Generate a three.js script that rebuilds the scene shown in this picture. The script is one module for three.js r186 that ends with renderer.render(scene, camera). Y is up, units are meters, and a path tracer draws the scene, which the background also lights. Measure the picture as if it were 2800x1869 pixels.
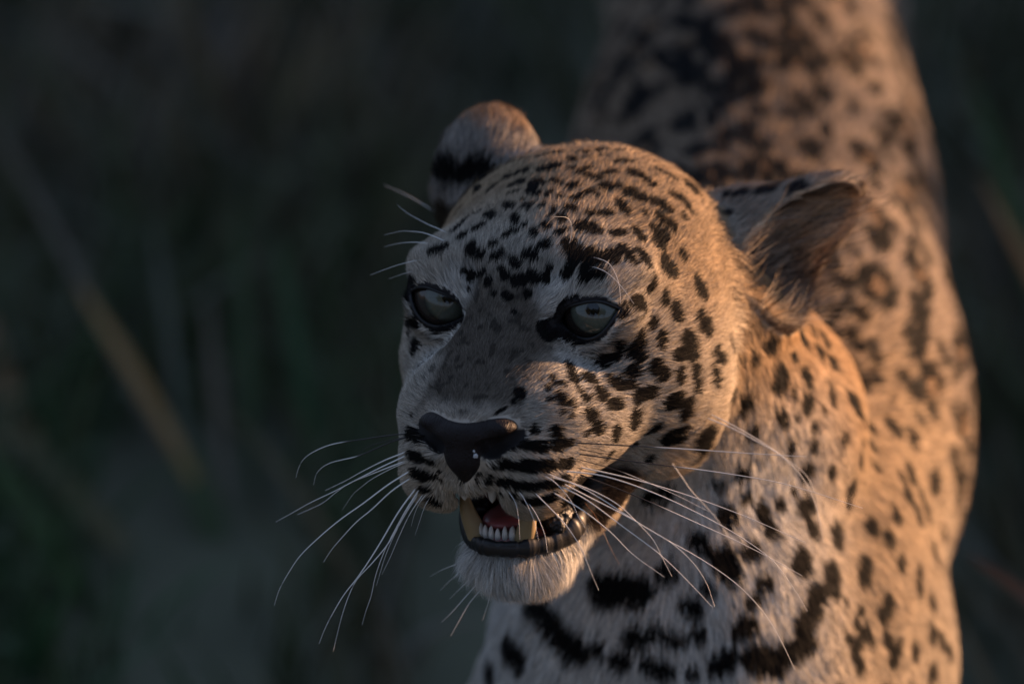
import * as THREE from 'three';
import { mergeGeometries } from 'three/addons/utils/BufferGeometryUtils.js';

// ---------- camera, sky, sun, exposure ----------
const scene = new THREE.Scene();
const EYE_LEVEL = 0.6;                                          // the leopard's eyes above the ground, metres
const camera = new THREE.PerspectiveCamera(3.593, 1024 / 683, 0.05, 400);
{
  const pitch = 28 * Math.PI / 180, c = Math.cos(pitch), s = Math.sin(pitch);
  const at = [-0.0025, -0.0154 * c, 0.0154 * s];                 // what the middle of the picture looks at, from the eyes
  camera.position.set(at[0], EYE_LEVEL + at[1] + 5 * s, at[2] + 5 * c);
  camera.lookAt(at[0], EYE_LEVEL + at[1], at[2]);
  camera.focus = 4.975;
  camera.userData.fStop = 4.4;
}
const SUN = new THREE.Vector3(0.895, 0.10, -0.435).normalize();   // low, from the right and slightly behind
const sun = new THREE.DirectionalLight(new THREE.Color(1, 0.58, 0.32), 5);
sun.position.copy(SUN).multiplyScalar(12).add(new THREE.Vector3(0.1, 0.4, -0.3));
sun.target.position.set(0.1, 0.4, -0.3);
sun.castShadow = true; sun.shadow.radius = 3;
sun.shadow.mapSize.set(4096, 4096); sun.shadow.bias = -0.0004;
Object.assign(sun.shadow.camera, { left: -3, right: 3, top: 2, bottom: -2, near: 0.5, far: 30 });
scene.add(sun, sun.target);
{                                                               // clear dusk sky: blue above, paler and warmer low down
  const w = 256, h = 128, data = new Float32Array(w * h * 4);
  for (let j = 0; j < h; j++) for (let i = 0; i < w; i++) {
    const el = ((j + 0.5) / h - 0.5) * Math.PI, az = ((i + 0.5) / w - 0.5) * 2 * Math.PI;
    const d = new THREE.Vector3(Math.cos(el) * Math.cos(az), Math.sin(el), Math.cos(el) * Math.sin(az));
    const t = Math.max(0, d.y), low = Math.exp(-t * 4.5), glow = Math.pow(Math.max(0, d.dot(SUN)), 6) * low;
    const k = (j * w + i) * 4;
    data[k] = 0.26 + 0.12 * low + 0.5 * glow; data[k + 1] = 0.37 + 0.08 * low + 0.26 * glow; data[k + 2] = 0.60 + 0.0 * low + 0.1 * glow; data[k + 3] = 1;
  }
  const sky = new THREE.DataTexture(data, w, h, THREE.RGBAFormat, THREE.FloatType);
  sky.mapping = THREE.EquirectangularReflectionMapping; sky.magFilter = sky.minFilter = THREE.LinearFilter; sky.needsUpdate = true;
  scene.background = sky; scene.environment = sky;
  scene.backgroundIntensity = scene.environmentIntensity = 0.36;
}
const renderer = new THREE.WebGLRenderer({ antialias: true });
renderer.setSize(1024, 683);
renderer.toneMapping = THREE.LinearToneMapping;
renderer.toneMappingExposure = 2.35;
renderer.shadowMap.enabled = true;

// ---------- chance and noise ----------
function mulberry(a) { return () => { a |= 0; a = a + 0x6D2B79F5 | 0; let t = Math.imul(a ^ a >>> 15, 1 | a); t = t + Math.imul(t ^ t >>> 7, 61 | t) ^ t; return ((t ^ t >>> 14) >>> 0) / 4294967296; }; }
const hash = (x, y, z) => { let h = Math.imul(x, 374761393) + Math.imul(y, 668265263) + Math.imul(z, 2147483647 ^ 97531) | 0; h = Math.imul(h ^ h >>> 13, 1274126177); return ((h ^ h >>> 16) >>> 0) / 4294967296; };
function noise(x, y, z) {
  const i = Math.floor(x), j = Math.floor(y), k = Math.floor(z), f = x - i, g = y - j, e = z - k;
  const u = f * f * (3 - 2 * f), v = g * g * (3 - 2 * g), w = e * e * (3 - 2 * e), m = (a, b, t) => a + (b - a) * t;
  return m(m(m(hash(i, j, k), hash(i + 1, j, k), u), m(hash(i, j + 1, k), hash(i + 1, j + 1, k), u), v), m(m(hash(i, j, k + 1), hash(i + 1, j, k + 1), u), m(hash(i, j + 1, k + 1), hash(i + 1, j + 1, k + 1), u), v), w);
}
const smooth = (a, b, t) => { t = Math.min(1, Math.max(0, (t - a) / (b - a))); return t * t * (3 - 2 * t); };
const blend = (a, b, t) => [a[0] + (b[0] - a[0]) * t, a[1] + (b[1] - a[1]) * t, a[2] + (b[2] - a[2]) * t];
function numbered(name) { const n = numbered.of[name] = (numbered.of[name] ?? -1) + 1; return n ? name + '_' + String(n).padStart(3, '0') : name; }
numbered.of = {};
function add(parent, name, geometry, material, kind) {
  const m = new THREE.Mesh(geometry, material);
  m.name = name; m.castShadow = m.receiveShadow = true;
  if (kind) m.userData.kind = kind;
  parent.add(m); return m;
}
function tag(o, label, category, group) { o.userData.label = label; o.userData.category = category; if (group) o.userData.group = group; return o; }
// ---------- the leopard's shape: a signed distance field in centimetres, origin between the eyes, world axes ----------
const RAD = Math.PI / 180;
const PITCH = 28 * RAD, HEADYAW = 22 * RAD, HEADPITCH = 12 * RAD;
const cP = Math.cos(PITCH), sP = Math.sin(PITCH), cY = Math.cos(HEADYAW), sY = Math.sin(HEADYAW), cH = Math.cos(HEADPITCH), sH = Math.sin(HEADPITCH);
// view-aligned (x right, y up the picture, z to the viewer) <-> world
const viewToWorld = ([x, y, z]) => [x, y * cP + z * sP, -y * sP + z * cP];
const worldToView = ([x, y, z]) => [x, y * cP - z * sP, y * sP + z * cP];
// head axes (x the leopard's left, y up, z along the muzzle) <-> world
function headToWorld([x, y, z]) {
  const a = x * cY - z * sY, b = x * sY + z * cY;
  return viewToWorld([a, y * cH - b * sH, y * sH + b * cH]);
}
function worldToHead(p) {
  const [a, y2, z2] = worldToView(p);
  const y = y2 * cH + z2 * sH, b = -y2 * sH + z2 * cH;
  return [a * cY + b * sY, y, -a * sY + b * cY];
}
function smin(a, b, k) { const h = Math.max(k - Math.abs(a - b), 0) / k; return Math.min(a, b) - h * h * k * 0.25; }
function smax(a, b, k) { return -smin(-a, -b, k); }
function ell(x, y, z, cx, cy, cz, rx, ry, rz) {
  const px = x - cx, py = y - cy, pz = z - cz;
  const a = px / rx, b = py / ry, c = pz / rz, k0 = Math.sqrt(a * a + b * b + c * c);
  const d = px / (rx * rx), e = py / (ry * ry), f = pz / (rz * rz), k1 = Math.sqrt(d * d + e * e + f * f);
  return k1 < 1e-9 ? -Math.min(rx, ry, rz) : k0 * (k0 - 1) / k1;
}
// ellipsoid turned: U, V, N orthonormal axes
function ellT(x, y, z, c, U, V, N, ru, rv, rn) {
  const px = x - c[0], py = y - c[1], pz = z - c[2];
  return ell(px * U[0] + py * U[1] + pz * U[2], px * V[0] + py * V[1] + pz * V[2], px * N[0] + py * N[1] + pz * N[2], 0, 0, 0, ru, rv, rn);
}
function cone(x, y, z, ax, ay, az, ra, bx, by, bz, rb) {
  const ux = bx - ax, uy = by - ay, uz = bz - az, px = x - ax, py = y - ay, pz = z - az;
  const t = Math.min(1, Math.max(0, (px * ux + py * uy + pz * uz) / (ux * ux + uy * uy + uz * uz)));
  return Math.hypot(px - ux * t, py - uy * t, pz - uz * t) - (ra + (rb - ra) * t);
}
const norm3 = (v) => { const l = Math.hypot(...v) || 1; return v.map((a) => a / l); };
const cross3 = (a, b) => [a[1] * b[2] - a[2] * b[1], a[2] * b[0] - a[0] * b[2], a[0] * b[1] - a[1] * b[0]];
const dot3 = (a, b) => a[0] * b[0] + a[1] * b[1] + a[2] * b[2];
const EYE = [3.72, 0.03, -0.55], EYE_R = 1.62;
const JAW = 0.3;                                                // the lower jaw hangs a little to the animal's left
// head, in head axes
function headField(X, y, z) {
  const x = Math.abs(X);
  let d = ell(x, y, z, 0, 0.6, -7.5, 6.45, 4.95, 6.2);                       // cranium
  d = smin(d, ell(x, y, z, 0, 0.5, -2.9, 4.6, 3.45, 4.2), 2.0);             // forehead
  d = smin(d, cone(x * 0.68, y, z, 0, -0.2, 0.05, 1.9, 0, -4.75, 5.2, 1.75), 1.4);  // bridge of the nose
  d = smin(d, cone(x, y, z, 2.55, -4.4, 3.0, 1.7, 3.9, -3.9, -2.7, 2.0), 1.6);  // upper jaw
  d = smin(d, ell(x, y, z, 4.35, -2.3, -4.4, 2.2, 3.6, 3.9), 2.0);         // cheek bone
  d = smin(d, ell(x, y, z, 5.1, -4.3, -6.4, 2.3, 4.2, 3.5), 2.0);         // ruff
  d = smin(d, ell(x, y, z, 3.5, 1.6, -1.3, 2.1, 0.75, 1.7), 1.9);         // brow
  d = smin(d, ell(x, y, z, 2.15, -6.8, 3.4, 2.0, 2.1, 2.5), 1.3);         // whisker pads
  d = smin(d, ell(x, y, z, 3.5, -5.4, 0.2, 1.5, 1.75, 2.8), 1.5);           // cheek behind the whiskers
  d = smin(d, ell(x, y, z, 0, -5.1, 5.1, 1.7, 1.5, 1.6), 0.8);            // nose body
  d = smin(d, ell(x, y, z, 0, -6.7, 5.0, 1.1, 1.0, 1.4), 0.7);             // middle of the upper lip
  const xj = Math.abs(X - JAW);
  let j = cone(xj, y, z, 3.8, -6.0, -5.5, 1.8, 1.3, -10.7, 0.3, 1.0);       // lower jaw
  j = smin(j, ell(xj, y, z, 0, -11.5, 0.8, 2.15, 1.3, 1.6), 1.1);         // chin
  j = smin(j, ell(x, y, z, 0, -9.4, -4.5, 3.0, 2.6, 4.6), 1.6);
  const m = Math.max(ellT(X - JAW * 0.6, y, z, [0, -9.05, 1.2], [1, 0, 0], [0, 0.9, -0.436], [0, 0.436, 0.9], 2.4, 1.2, 4.9), -(z + 6)); // mouth opening
  d = smax(smin(d, j, 1.6), -m, 0.5);
  if (z > 3) d = smax(d, -nostril(x, y, z) + 0.06, 0.15);
  d = smax(d, -ell(x, y, z, 3.3, -0.1, 2.0, 1.2, 1.1, 1.25), 1.0);          // hollow between eye and bridge
  // eyes: a bulge of lid with an almond cut through to the eyeball
  const ex = x - EYE[0], ey = y - EYE[1], ez = z - EYE[2];
  const er = Math.hypot(ex, ey, ez);
  d = smin(d, er - EYE_R - 0.22, 0.7);
  const al = almond(ex, ey);
  if (ez > -0.2) d = smax(d, -Math.max(er - EYE_R - 0.9, al), 0.18);
  d = Math.max(d, -(er - EYE_R + 0.02));
  return d;
}
// signed distance-like measure of the eye slit seen along the muzzle axis (head axes, relative to the eye's centre)
const EYE_TILT = 16 * RAD;
function almond(ex, ey) {
  const a = ex * Math.cos(EYE_TILT) + ey * Math.sin(EYE_TILT), b = -ex * Math.sin(EYE_TILT) + ey * Math.cos(EYE_TILT);
  const t = Math.min(1, Math.abs(a) / 1.5), up = 0.72 * (1 - t * t * t), lo = -1.0 * (1 - t * t);
  return Math.max(Math.abs(a) - 1.5, b > 0 ? b - up : lo - b);
}
// ears, in view axes (each holds its own pose)
const earR = { c: [-1.4, 6.0, -10.4], U: norm3([0.16, 0.98, -0.1]) };
earR.N = norm3([0.28, 0.15, 0.95]); earR.V = norm3(cross3(earR.N, earR.U)); earR.N = cross3(earR.U, earR.V);
const earL = { c: [12.45, 3.35, -9.2], U: norm3([0.83, 0.56, -0.15]) };
earL.N = norm3([0.25, -0.5, 0.8]); earL.V = norm3(cross3(earL.N, earL.U)); earL.N = cross3(earL.U, earL.V);
const off = (c, e, u, v, n) => [0, 1, 2].map((k) => c[k] + e.U[k] * u + e.V[k] * v + e.N[k] * n);
const earLb = off(earL.c, earL, -1.6, -1.1, 0.1), earLinb = off(earL.c, earL, -1.1, -1.4, 1.3);
const earRin = off(earR.c, earR, 0.2, 0, -1.7), earLin = off(earL.c, earL, 0.3, 0.0, 1.2);
function earField(v) {
  const [x, y, z] = v;
  let r = ellT(x, y, z, earR.c, earR.U, earR.V, earR.N, 3.35, 2.6, 1.5);
  r = smax(r, -ellT(x, y, z, earRin, earR.U, earR.V, earR.N, 3.2, 2.3, 1.7), 0.3);
  let l = ellT(x, y, z, earL.c, earL.U, earL.V, earL.N, 4.3, 2.1, 1.9);
  l = smin(l, ellT(x, y, z, earLb, earL.U, earL.V, earL.N, 2.5, 3.0, 2.0), 1.0);
  l = smin(l, ell(x, y, z, 11.2, 4.3, -10.8, 2.6, 1.5, 2.0), 1.0);
  l = smax(l, -smin(ellT(x, y, z, earLin, earL.U, earL.V, earL.N, 4.1, 1.9, 2.2), ellT(x, y, z, earLinb, earL.U, earL.V, earL.N, 1.9, 2.3, 2.0), 0.8), 0.3);
  return [r, l];
}
function bodyField(x, y, z) {
  let d = ell(x, y, z, 10.9, -22, -28, 11.2, 13, 14);                    // shoulders
  d = smin(d, ell(x, y, z, 15.7, -26, -14, 4.4, 11, 7), 5);
  d = smin(d, ell(x, y, z, 11.9, -21.5, -46, 9.6, 12.5, 26), 5);           // ribs
  d = smin(d, ell(x, y, z, 12.7, -20, -78, 6.8, 10, 24), 6);             // loin
  d = smin(d, ell(x, y, z, 13.5, -20, -101, 7.6, 11, 13), 6);              // rump
  d = smin(d, ell(x, y, z, 8.0, -25, -9, 9.4, 14, 9), 3);                   // chest
  d = smin(d, cone(x, y, z, 3.6, -3.4, -8.5, 6.4, 9.2, -13.5, -13, 7.4), 1.3); // neck
  const lx = Math.abs(x - 13.2);
  d = smin(d, cone(x, y, z, 3.2, -30, -12, 5.5, 3.6, -45, -14, 3.6), 4);   // fore legs
  d = smin(d, cone(x, y, z, 3.6, -45, -14, 3.5, 3.4, -57, -11, 2.9), 2);
  d = smin(d, ell(x, y, z, 3.4, -58, -8.5, 3.8, 2.2, 5), 1.5);
  d = smin(d, cone(x, y, z, 15.6, -28, -15, 4.3, 16.4, -45, -20, 3.6), 5);
  d = smin(d, cone(x, y, z, 16.4, -45, -20, 3.5, 17.3, -57, -17, 2.9), 2);
  d = smin(d, ell(x, y, z, 17.6, -58, -14.5, 3.8, 2.2, 5), 1.5);
  d = smin(d, cone(lx, y, z, 3.0, -24, -100, 5.5, 4.0, -37, -92, 4.0), 4);   // hind legs: thigh, shank, foot
  d = smin(d, cone(lx, y, z, 4.0, -37, -92, 3.8, 4.6, -49, -107, 2.6), 2);
  d = smin(d, cone(lx, y, z, 4.6, -49, -107, 2.5, 4.9, -57, -104, 2.4), 1.2);
  d = smin(d, ell(lx, y, z, 4.9, -58, -101, 3.4, 2.1, 4.8), 1.5);
  d = smin(d, cone(x, y, z, 13.5, -14, -110, 3.2, 15, -38, -128, 2.4), 3); // tail
  d = smin(d, cone(x, y, z, 15, -38, -128, 2.4, 18, -46, -150, 2), 2);
  return d;
}
function field(x, y, z) {
  let d = bodyField(x, y, z);
  if (x * x + y * y + z * z < 30 * 30) {
    const h = worldToHead([x, y, z]);
    const [r, l] = earField(worldToView([x, y, z]));
    let k = headField(h[0], h[1], h[2]);
    k = smin(smin(k, r, 1.2), l, 1.4);
    d = smin(d, k, 1.6);
  } else d = Math.min(d, Math.hypot(x, y, z) - 18);
  return d;
}

// nostril opening with its slit running to the side, in head axes (x >= 0)
function nostril(x, y, z) {
  return smin(cone(x, y, z, 0.95, -5.15, 7.5, 0.3, 1.35, -5.0, 6.4, 0.45), cone(x, y, z, 1.35, -5.0, 6.5, 0.42, 2.6, -4.5, 5.9, 0.2), 0.25);
}
// nose leather, in head axes
function noseField(X, y, z) {
  const x = Math.abs(X);
  let d = ell(x, y, z, 0, -4.55, 6.0, 1.75, 0.85, 1.4);
  d = smin(d, ell(x, y, z, 1.5, -4.2, 5.9, 0.85, 0.45, 0.95), 0.4);
  d = smin(d, ell(x, y, z, 0, -5.4, 6.25, 1.0, 1.0, 1.05), 0.5);
  d = smin(d, cone(x, y, z, 0, -5.8, 6.6, 0.6, 0, -6.7, 6.0, 0.4), 0.4);
  d = smax(d, -nostril(x, y, z), 0.15);
  d = smax(d, -ell(x, y, z, 0, -3.5, 6.7, 0.75, 0.42, 1.3), 0.35);         // dip of its upper edge
  return smax(d, -(Math.hypot(x, (z - 7.55) * 0.5) - 0.05), 0.1);
}

// ---------- the marks of the coat, each a stretch between two points on the skin with a radius (twentieths of a centimetre) ----------
const SPOTS = [];
function addSpots(list) { for (let i = 0; i < list.length; i += 7) SPOTS.push(list.slice(i, i + 7).map((v) => v / 20)); }
addSpots([-59,44,-231,-33,46,-230,9,-33,47,-231,-8,46,-237,5,-8,46,-237,17,39,-241,3,-60,38,-225,-47,25,-212,3,-47,25,-212,-34,41,-158,3,-31,29,-206,-18,37,-204,5,-18,36,-209,8,57,-187,3,23,64,-181,42,68,-179,3,25,71,-140,36,73,-141,5,-9,59,-147,8,66,-146,4,-4,64,-123,4,67,-123,4,-5,65,-104,2,67,-103,2,-25,52,-136,-20,54,-142,3,-44,45,-94,-34,51,-93,3,-57,42,-72,-49,42,-91,4,-26,57,-77,-23,59,-68,4,-37,53,-55,-33,55,-57,4,-8,65,-81,-5,66,-76,4,-50,47,-52,-50,47,-53,4,17,71,-115,13,71,-95,4,21,72,-116,23,72,-109,3,18,72,-91,18,72,-90,4,34,74,-112,40,74,-105,3,31,73,-90,28,73,-85,3,39,73,-80,39,73,-80,3,6,69,-68,7,69,-70,3,11,69,-63,11,69,-62,2,-1,66,-57,-1,65,-47,3,6,69,-83,6,69,-82,2,13,70,-72,14,70,-71,3,23,71,-66,23,71,-66,3,34,71,-60,33,71,-53,2,30,70,-49,30,70,-49,2,40,70,-49,41,68,-41,4,37,65,-25,44,66,-29,3,27,67,-34,27,67,-33,4,15,65,-28,16,64,-23,3,-3,62,-33,-3,62,-33,4,-10,60,-30,-10,60,-29,3,7,65,-38,7,65,-38,3,24,60,-9,28,62,-12,4,49,74,-155,54,74,-151,3,50,75,-135,50,75,-135,4,57,75,-126,67,75,-135,3,65,75,-121,74,74,-115,4,49,74,-99,53,74,-102,4,64,73,-88,68,73,-91,3,73,72,-88,73,72,-88,3,53,73,-77,56,73,-80,4,47,71,-60,51,71,-62,4,62,65,-35,69,63,-35,8,58,71,-172,66,72,-170,2,62,74,-156,69,74,-156,2,75,69,-179,76,69,-179,2,76,68,-184,84,66,-188,2,76,72,-167,84,71,-166,2,91,66,-184,99,60,-199,2,92,71,-153,106,67,-164,3,132,-218,-743,142,-208,-720,2,154,-195,-670,169,-185,-631,3]);
addSpots([81,74,-126,91,73,-130,3,107,69,-138,124,62,-128,5,129,58,-164,144,48,-167,4,162,32,-177,167,25,-183,8,190,-178,-589,194,-178,-581,4,144,51,-127,152,45,-130,4,152,45,-130,159,38,-123,4,80,72,-102,92,71,-108,4,104,67,-102,112,63,-100,6,126,58,-102,131,56,-105,5,132,54,-101,140,49,-103,4,94,66,-84,102,61,-75,4,67,68,-58,86,65,-66,4,117,57,-84,119,55,-81,2,132,49,-86,141,42,-85,5,153,40,-107,156,37,-106,3,109,51,-55,113,48,-50,5,127,46,-71,135,40,-69,5,128,40,-59,132,36,-56,5,87,58,-36,97,55,-45,4,184,6,-186,197,0,-192,7,198,3,-219,200,4,-219,3,99,51,-20,99,51,-21,4,-50,47,-52,-50,47,-52,5,-74,37,-45,-68,39,-41,6,-43,47,-27,-41,47,-21,4,-41,49,-30,-41,49,-30,4,-36,48,-19,-33,48,-15,4,-21,55,-23,-21,55,-23,4,-20,50,-8,-16,52,-10,4,-3,51,0,0,49,5,4,9,55,-2,16,55,2,4,14,57,-3,16,55,2,4,25,60,-7,27,60,-8,5,-32,38,0,-34,37,1,3,-48,36,-9,-44,36,-6,3,-41,33,-1,-41,33,-1,4,-14,44,5,-14,44,5,3,-11,41,13,-10,41,13,4,0,40,19,4,41,20,5,14,44,18,16,42,20,5,27,46,20,27,42,23,3,30,51,15,30,51,15,3,-27,33,12,-26,35,10,3,-45,24,6,-45,24,6,2,-11,30,28,-7,28,31,3,10,32,30,10,31,31,3,-3,20,43,-3,20,43,2,-21,29,23,-21,29,23,2,-103,-60,-97,-103,-60,-97,4,38,65,-25,38,65,-25,4,50,61,-9,54,57,7,8,50,54,15,45,49,22,5,70,57,0,73,54,12,6,86,54,-4,88,53,6,6,98,52,-16,104,49,-1,6,113,45,-24,118,41,-10,6,63,51,22,64,48,27,5,72,49,26,77,50,24,4,131,37,-58,133,35,-56,5]);
addSpots([137,24,-43,142,18,-43,7,151,24,-69,153,20,-67,3,124,30,-4,122,25,3,5,166,-4,-59,169,-12,-57,7,135,8,-14,135,3,-11,5,146,-8,-18,147,-14,-14,6,125,-5,7,126,-10,10,3,169,-28,-37,174,-39,-38,6,108,22,26,116,10,14,6,113,-13,25,113,-13,25,5,134,-23,10,134,-23,10,5,158,-37,-10,158,-37,-10,5,124,-11,12,124,-11,12,4,171,-36,-35,175,-40,-38,7,112,-13,26,113,-17,27,6,133,-21,11,132,-28,16,5,157,-38,-8,161,-48,-8,9,146,-43,10,157,-46,-2,5,194,-75,-81,198,-90,-91,4,183,-66,-39,187,-77,-47,6,107,-25,35,111,-29,35,7,80,-25,46,81,-31,47,5,90,-24,43,92,-25,43,5,94,-14,43,94,-14,43,5,127,-45,30,132,-51,28,7,103,-42,47,108,-41,43,5,180,-77,-27,183,-90,-29,5,164,-66,-3,165,-66,-4,5,150,-62,14,150,-63,14,6,167,-81,-2,167,-81,-2,6,65,-36,68,67,-37,67,6,48,-25,68,52,-32,84,5,45,-23,64,45,-23,64,3,89,-45,59,93,-48,58,6,102,-52,54,107,-51,50,4,32,-22,95,35,-25,100,3,42,-29,97,42,-29,96,3,29,-25,108,29,-25,108,3,59,-40,90,63,-43,92,4,75,-47,79,78,-49,77,6,110,-64,52,126,-65,39,5,39,-32,111,43,-37,113,4,50,-41,109,50,-41,109,4,30,-31,117,30,-31,117,2,83,-58,80,94,-62,69,4,142,-82,26,148,-83,21,7,156,-95,13,155,-100,13,8,195,-143,-85,197,-142,-90,8,66,-55,101,69,-57,100,5,49,-48,117,49,-48,117,3,41,-42,121,41,-42,121,2,108,-82,57,109,-87,56,7,71,-66,102,75,-71,100,5,90,-84,83,91,-87,81,6,64,-70,112,64,-70,112,3,125,-109,33,130,-106,31,5,141,-123,20,153,-123,12,7,172,-139,-12,176,-153,-27,10,18,-51,138,18,-51,138,4,36,-56,132,36,-56,131,5]);
addSpots([84,-105,87,84,-105,86,4,97,-128,41,97,-128,40,4,110,-122,34,110,-123,34,3,123,-144,22,123,-144,22,4,164,-164,-16,168,-160,-17,3,213,-157,-107,212,-164,-106,5,210,-117,-112,211,-117,-112,3,199,-114,-90,199,-114,-91,3,3,-25,118,3,-25,118,5,-3,-29,126,-3,-29,126,2,-18,-34,138,-9,-32,131,1,-2,-62,152,2,-62,151,4,10,-62,148,10,-62,148,5,19,-65,146,24,-67,144,5,36,-69,137,41,-70,134,5,48,-71,128,49,-71,127,3,-21,-82,156,-20,-82,156,2,-11,-80,156,-1,-80,157,4,7,-79,156,16,-82,155,5,23,-82,153,31,-84,149,5,40,-86,141,48,-89,132,4,-14,-99,155,-5,-97,159,4,2,-98,161,21,-99,159,4,24,-99,158,46,-103,139,4,-13,-112,154,-13,-111,154,2,-2,-109,160,-2,-109,160,3,9,-113,161,33,-113,153,4,-34,-90,154,-34,-90,154,3,-24,-92,153,-24,-92,153,2,-26,-98,152,-25,-98,152,3,-35,-100,153,-35,-100,153,2,-22,-173,34,-22,-173,34,2,-100,-78,97,-95,-74,108,5,-92,-75,114,-90,-75,118,3,-99,-93,111,-90,-91,122,4,-88,-91,124,-78,-91,131,3,-96,-107,120,-87,-107,127,4,-84,-105,128,-80,-106,130,3,-88,-120,126,-83,-120,129,3,-81,-132,125,-74,-137,124,4,-71,-99,133,-71,-99,133,2,-70,-109,132,-70,-109,132,2,-75,-106,131,-75,-106,131,2,-96,-62,90,-96,-62,90,2,-52,-82,152,-51,-95,151,3,-51,-95,151,-51,-103,151,2,54,-116,122,72,-154,49,6,46,-123,135,72,-161,53,8,-104,-61,-97,-95,-24,-20,5,-98,-52,-52,-98,-52,-52,4,-95,-57,-32,-93,-52,-32,5,-87,-55,8,-87,-54,9,3,-79,-49,1,-79,-49,2,3,-87,-22,-10,-77,-26,-4,2,-109,-68,-93,-108,-67,-92,3,242,-94,-147,242,-94,-148,4,255,-110,-163,255,-115,-165,4,238,-119,-145,238,-119,-146,8,222,-121,-125,221,-121,-124,5,261,-145,-171,262,-148,-170,4]);
addSpots([248,-151,-145,245,-157,-139,10,269,-161,-172,269,-161,-172,4,260,-172,-151,260,-172,-152,4,273,-189,-161,273,-190,-161,8,280,-148,-237,282,-151,-229,4,303,-226,-439,308,-233,-432,6,301,-238,-417,306,-244,-411,6,323,-250,-419,330,-259,-414,7,293,-168,-239,293,-168,-239,5,298,-180,-227,302,-184,-231,6,322,-269,-389,334,-283,-377,7,345,-283,-394,348,-287,-392,6,317,-217,-222,322,-227,-228,7,284,-223,-429,284,-223,-428,9,296,-188,-204,298,-204,-191,3,345,-265,-425,348,-275,-415,7,210,-154,-105,210,-154,-106,4,236,12,-214,237,12,-215,10,242,12,-219,242,12,-221,9,212,7,-217,213,7,-217,6,273,-182,-616,273,-182,-617,5,246,-156,-140,246,-157,-140,6,260,-173,-152,261,-173,-152,3,273,-187,-161,273,-187,-161,5,248,-185,-133,250,-193,-133,5,263,-196,-146,263,-196,-146,3,280,-212,-160,281,-214,-160,4,289,-204,-176,289,-204,-177,3,317,-218,-220,328,-250,-234,3,331,-283,-372,331,-283,-372,3,296,-196,-195,299,-205,-192,3,309,-240,-186,309,-240,-186,6,279,-230,-153,279,-231,-153,6,258,-219,-136,258,-226,-135,4,325,-276,-214,325,-276,-214,6,296,-263,-163,296,-263,-164,6,327,-264,-223,328,-265,-224,4,315,-298,-191,319,-298,-200,7,273,-252,-143,273,-253,-143,8,210,-233,-105,210,-237,-105,7,260,-265,-128,260,-265,-128,4,273,-284,-130,273,-284,-130,10,248,-272,-113,248,-272,-113,5,313,-311,-183,314,-311,-184,4,216,-260,-99,216,-260,-99,6,189,-244,-96,189,-244,-96,6,199,-271,-83,200,-272,-83,8,240,-288,-91,240,-288,-91,7,279,-303,-122,280,-303,-122,8,304,-322,-152,302,-324,-144,9,338,-337,-198,340,-340,-196,5,167,-286,-64,171,-290,-61,8,219,-297,-70,219,-297,-70,9,268,-318,-90,268,-319,-90,10,332,-361,-159,330,-368,-149,6,192,-299,-58,201,-312,-52,10,140,-310,-49,141,-310,-49,9,232,-326,-56,232,-327,-56,7,298,-342,-110,297,-353,-101,10,284,-352,-84,279,-362,-72,11]);
addSpots([96,-328,-52,117,-326,-45,10,163,-338,-33,164,-338,-33,10,221,-338,-45,221,-338,-45,7,178,-324,-41,178,-324,-41,7,108,-367,-30,112,-371,-27,9,128,-363,-26,153,-368,-21,7,169,-363,-23,169,-363,-23,7,210,-361,-31,215,-359,-34,9,224,-389,-26,243,-397,-32,13,243,-397,-32,270,-388,-53,11,270,-374,-58,277,-361,-71,10,97,-391,-25,98,-391,-25,9,124,-392,-17,139,-397,-14,8,164,-398,-12,164,-398,-12,6,189,-392,-16,197,-386,-20,9,74,-387,-37,75,-387,-37,8,326,-391,-124,320,-398,-110,4,312,-403,-94,313,-404,-95,4,335,-425,-122,335,-425,-122,5,324,-438,-100,324,-438,-100,7,219,-194,-109,220,-191,-110,6,213,-164,-107,213,-165,-107,7,122,-259,-90,138,-247,-91,9,205,-186,-987,221,-183,-981,8,188,-190,-977,189,-188,-949,8,200,-185,-927,204,-184,-896,13,233,-180,-932,233,-180,-932,8,232,-181,-868,232,-181,-868,12,249,-182,-980,258,-184,-994,8,269,-186,-1004,273,-185,-972,8,263,-182,-906,276,-185,-902,14,169,-197,-879,175,-196,-856,11,139,-217,-874,139,-217,-874,11,156,-204,-915,165,-199,-897,10,166,-202,-1005,167,-201,-1004,11,131,-223,-955,139,-216,-950,8,149,-213,-1013,162,-205,-1017,8,119,-243,-1045,119,-243,-1044,6,196,-189,-834,207,-187,-825,10,204,-189,-786,205,-189,-786,9,238,-186,-769,239,-186,-770,10,233,-185,-819,233,-185,-819,7,271,-190,-773,271,-190,-773,9,163,-204,-791,165,-202,-768,11,220,-184,-723,226,-182,-700,9,203,-185,-705,210,-186,-726,8,198,-183,-678,198,-183,-677,8,133,-224,-801,129,-226,-787,8,236,-180,-672,247,-182,-691,7,290,-191,-680,290,-191,-680,10,222,-176,-617,223,-176,-617,12,259,-179,-619,259,-179,-619,11,307,-202,-1020,306,-199,-989,7,302,-194,-916,306,-196,-896,9,337,-219,-990,338,-219,-990,6,336,-215,-938,336,-215,-914,5,305,-198,-851,302,-199,-824,8,336,-218,-842,336,-218,-843,8,305,-202,-769,307,-203,-750,6,359,-241,-830,360,-241,-831,6]);
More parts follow.
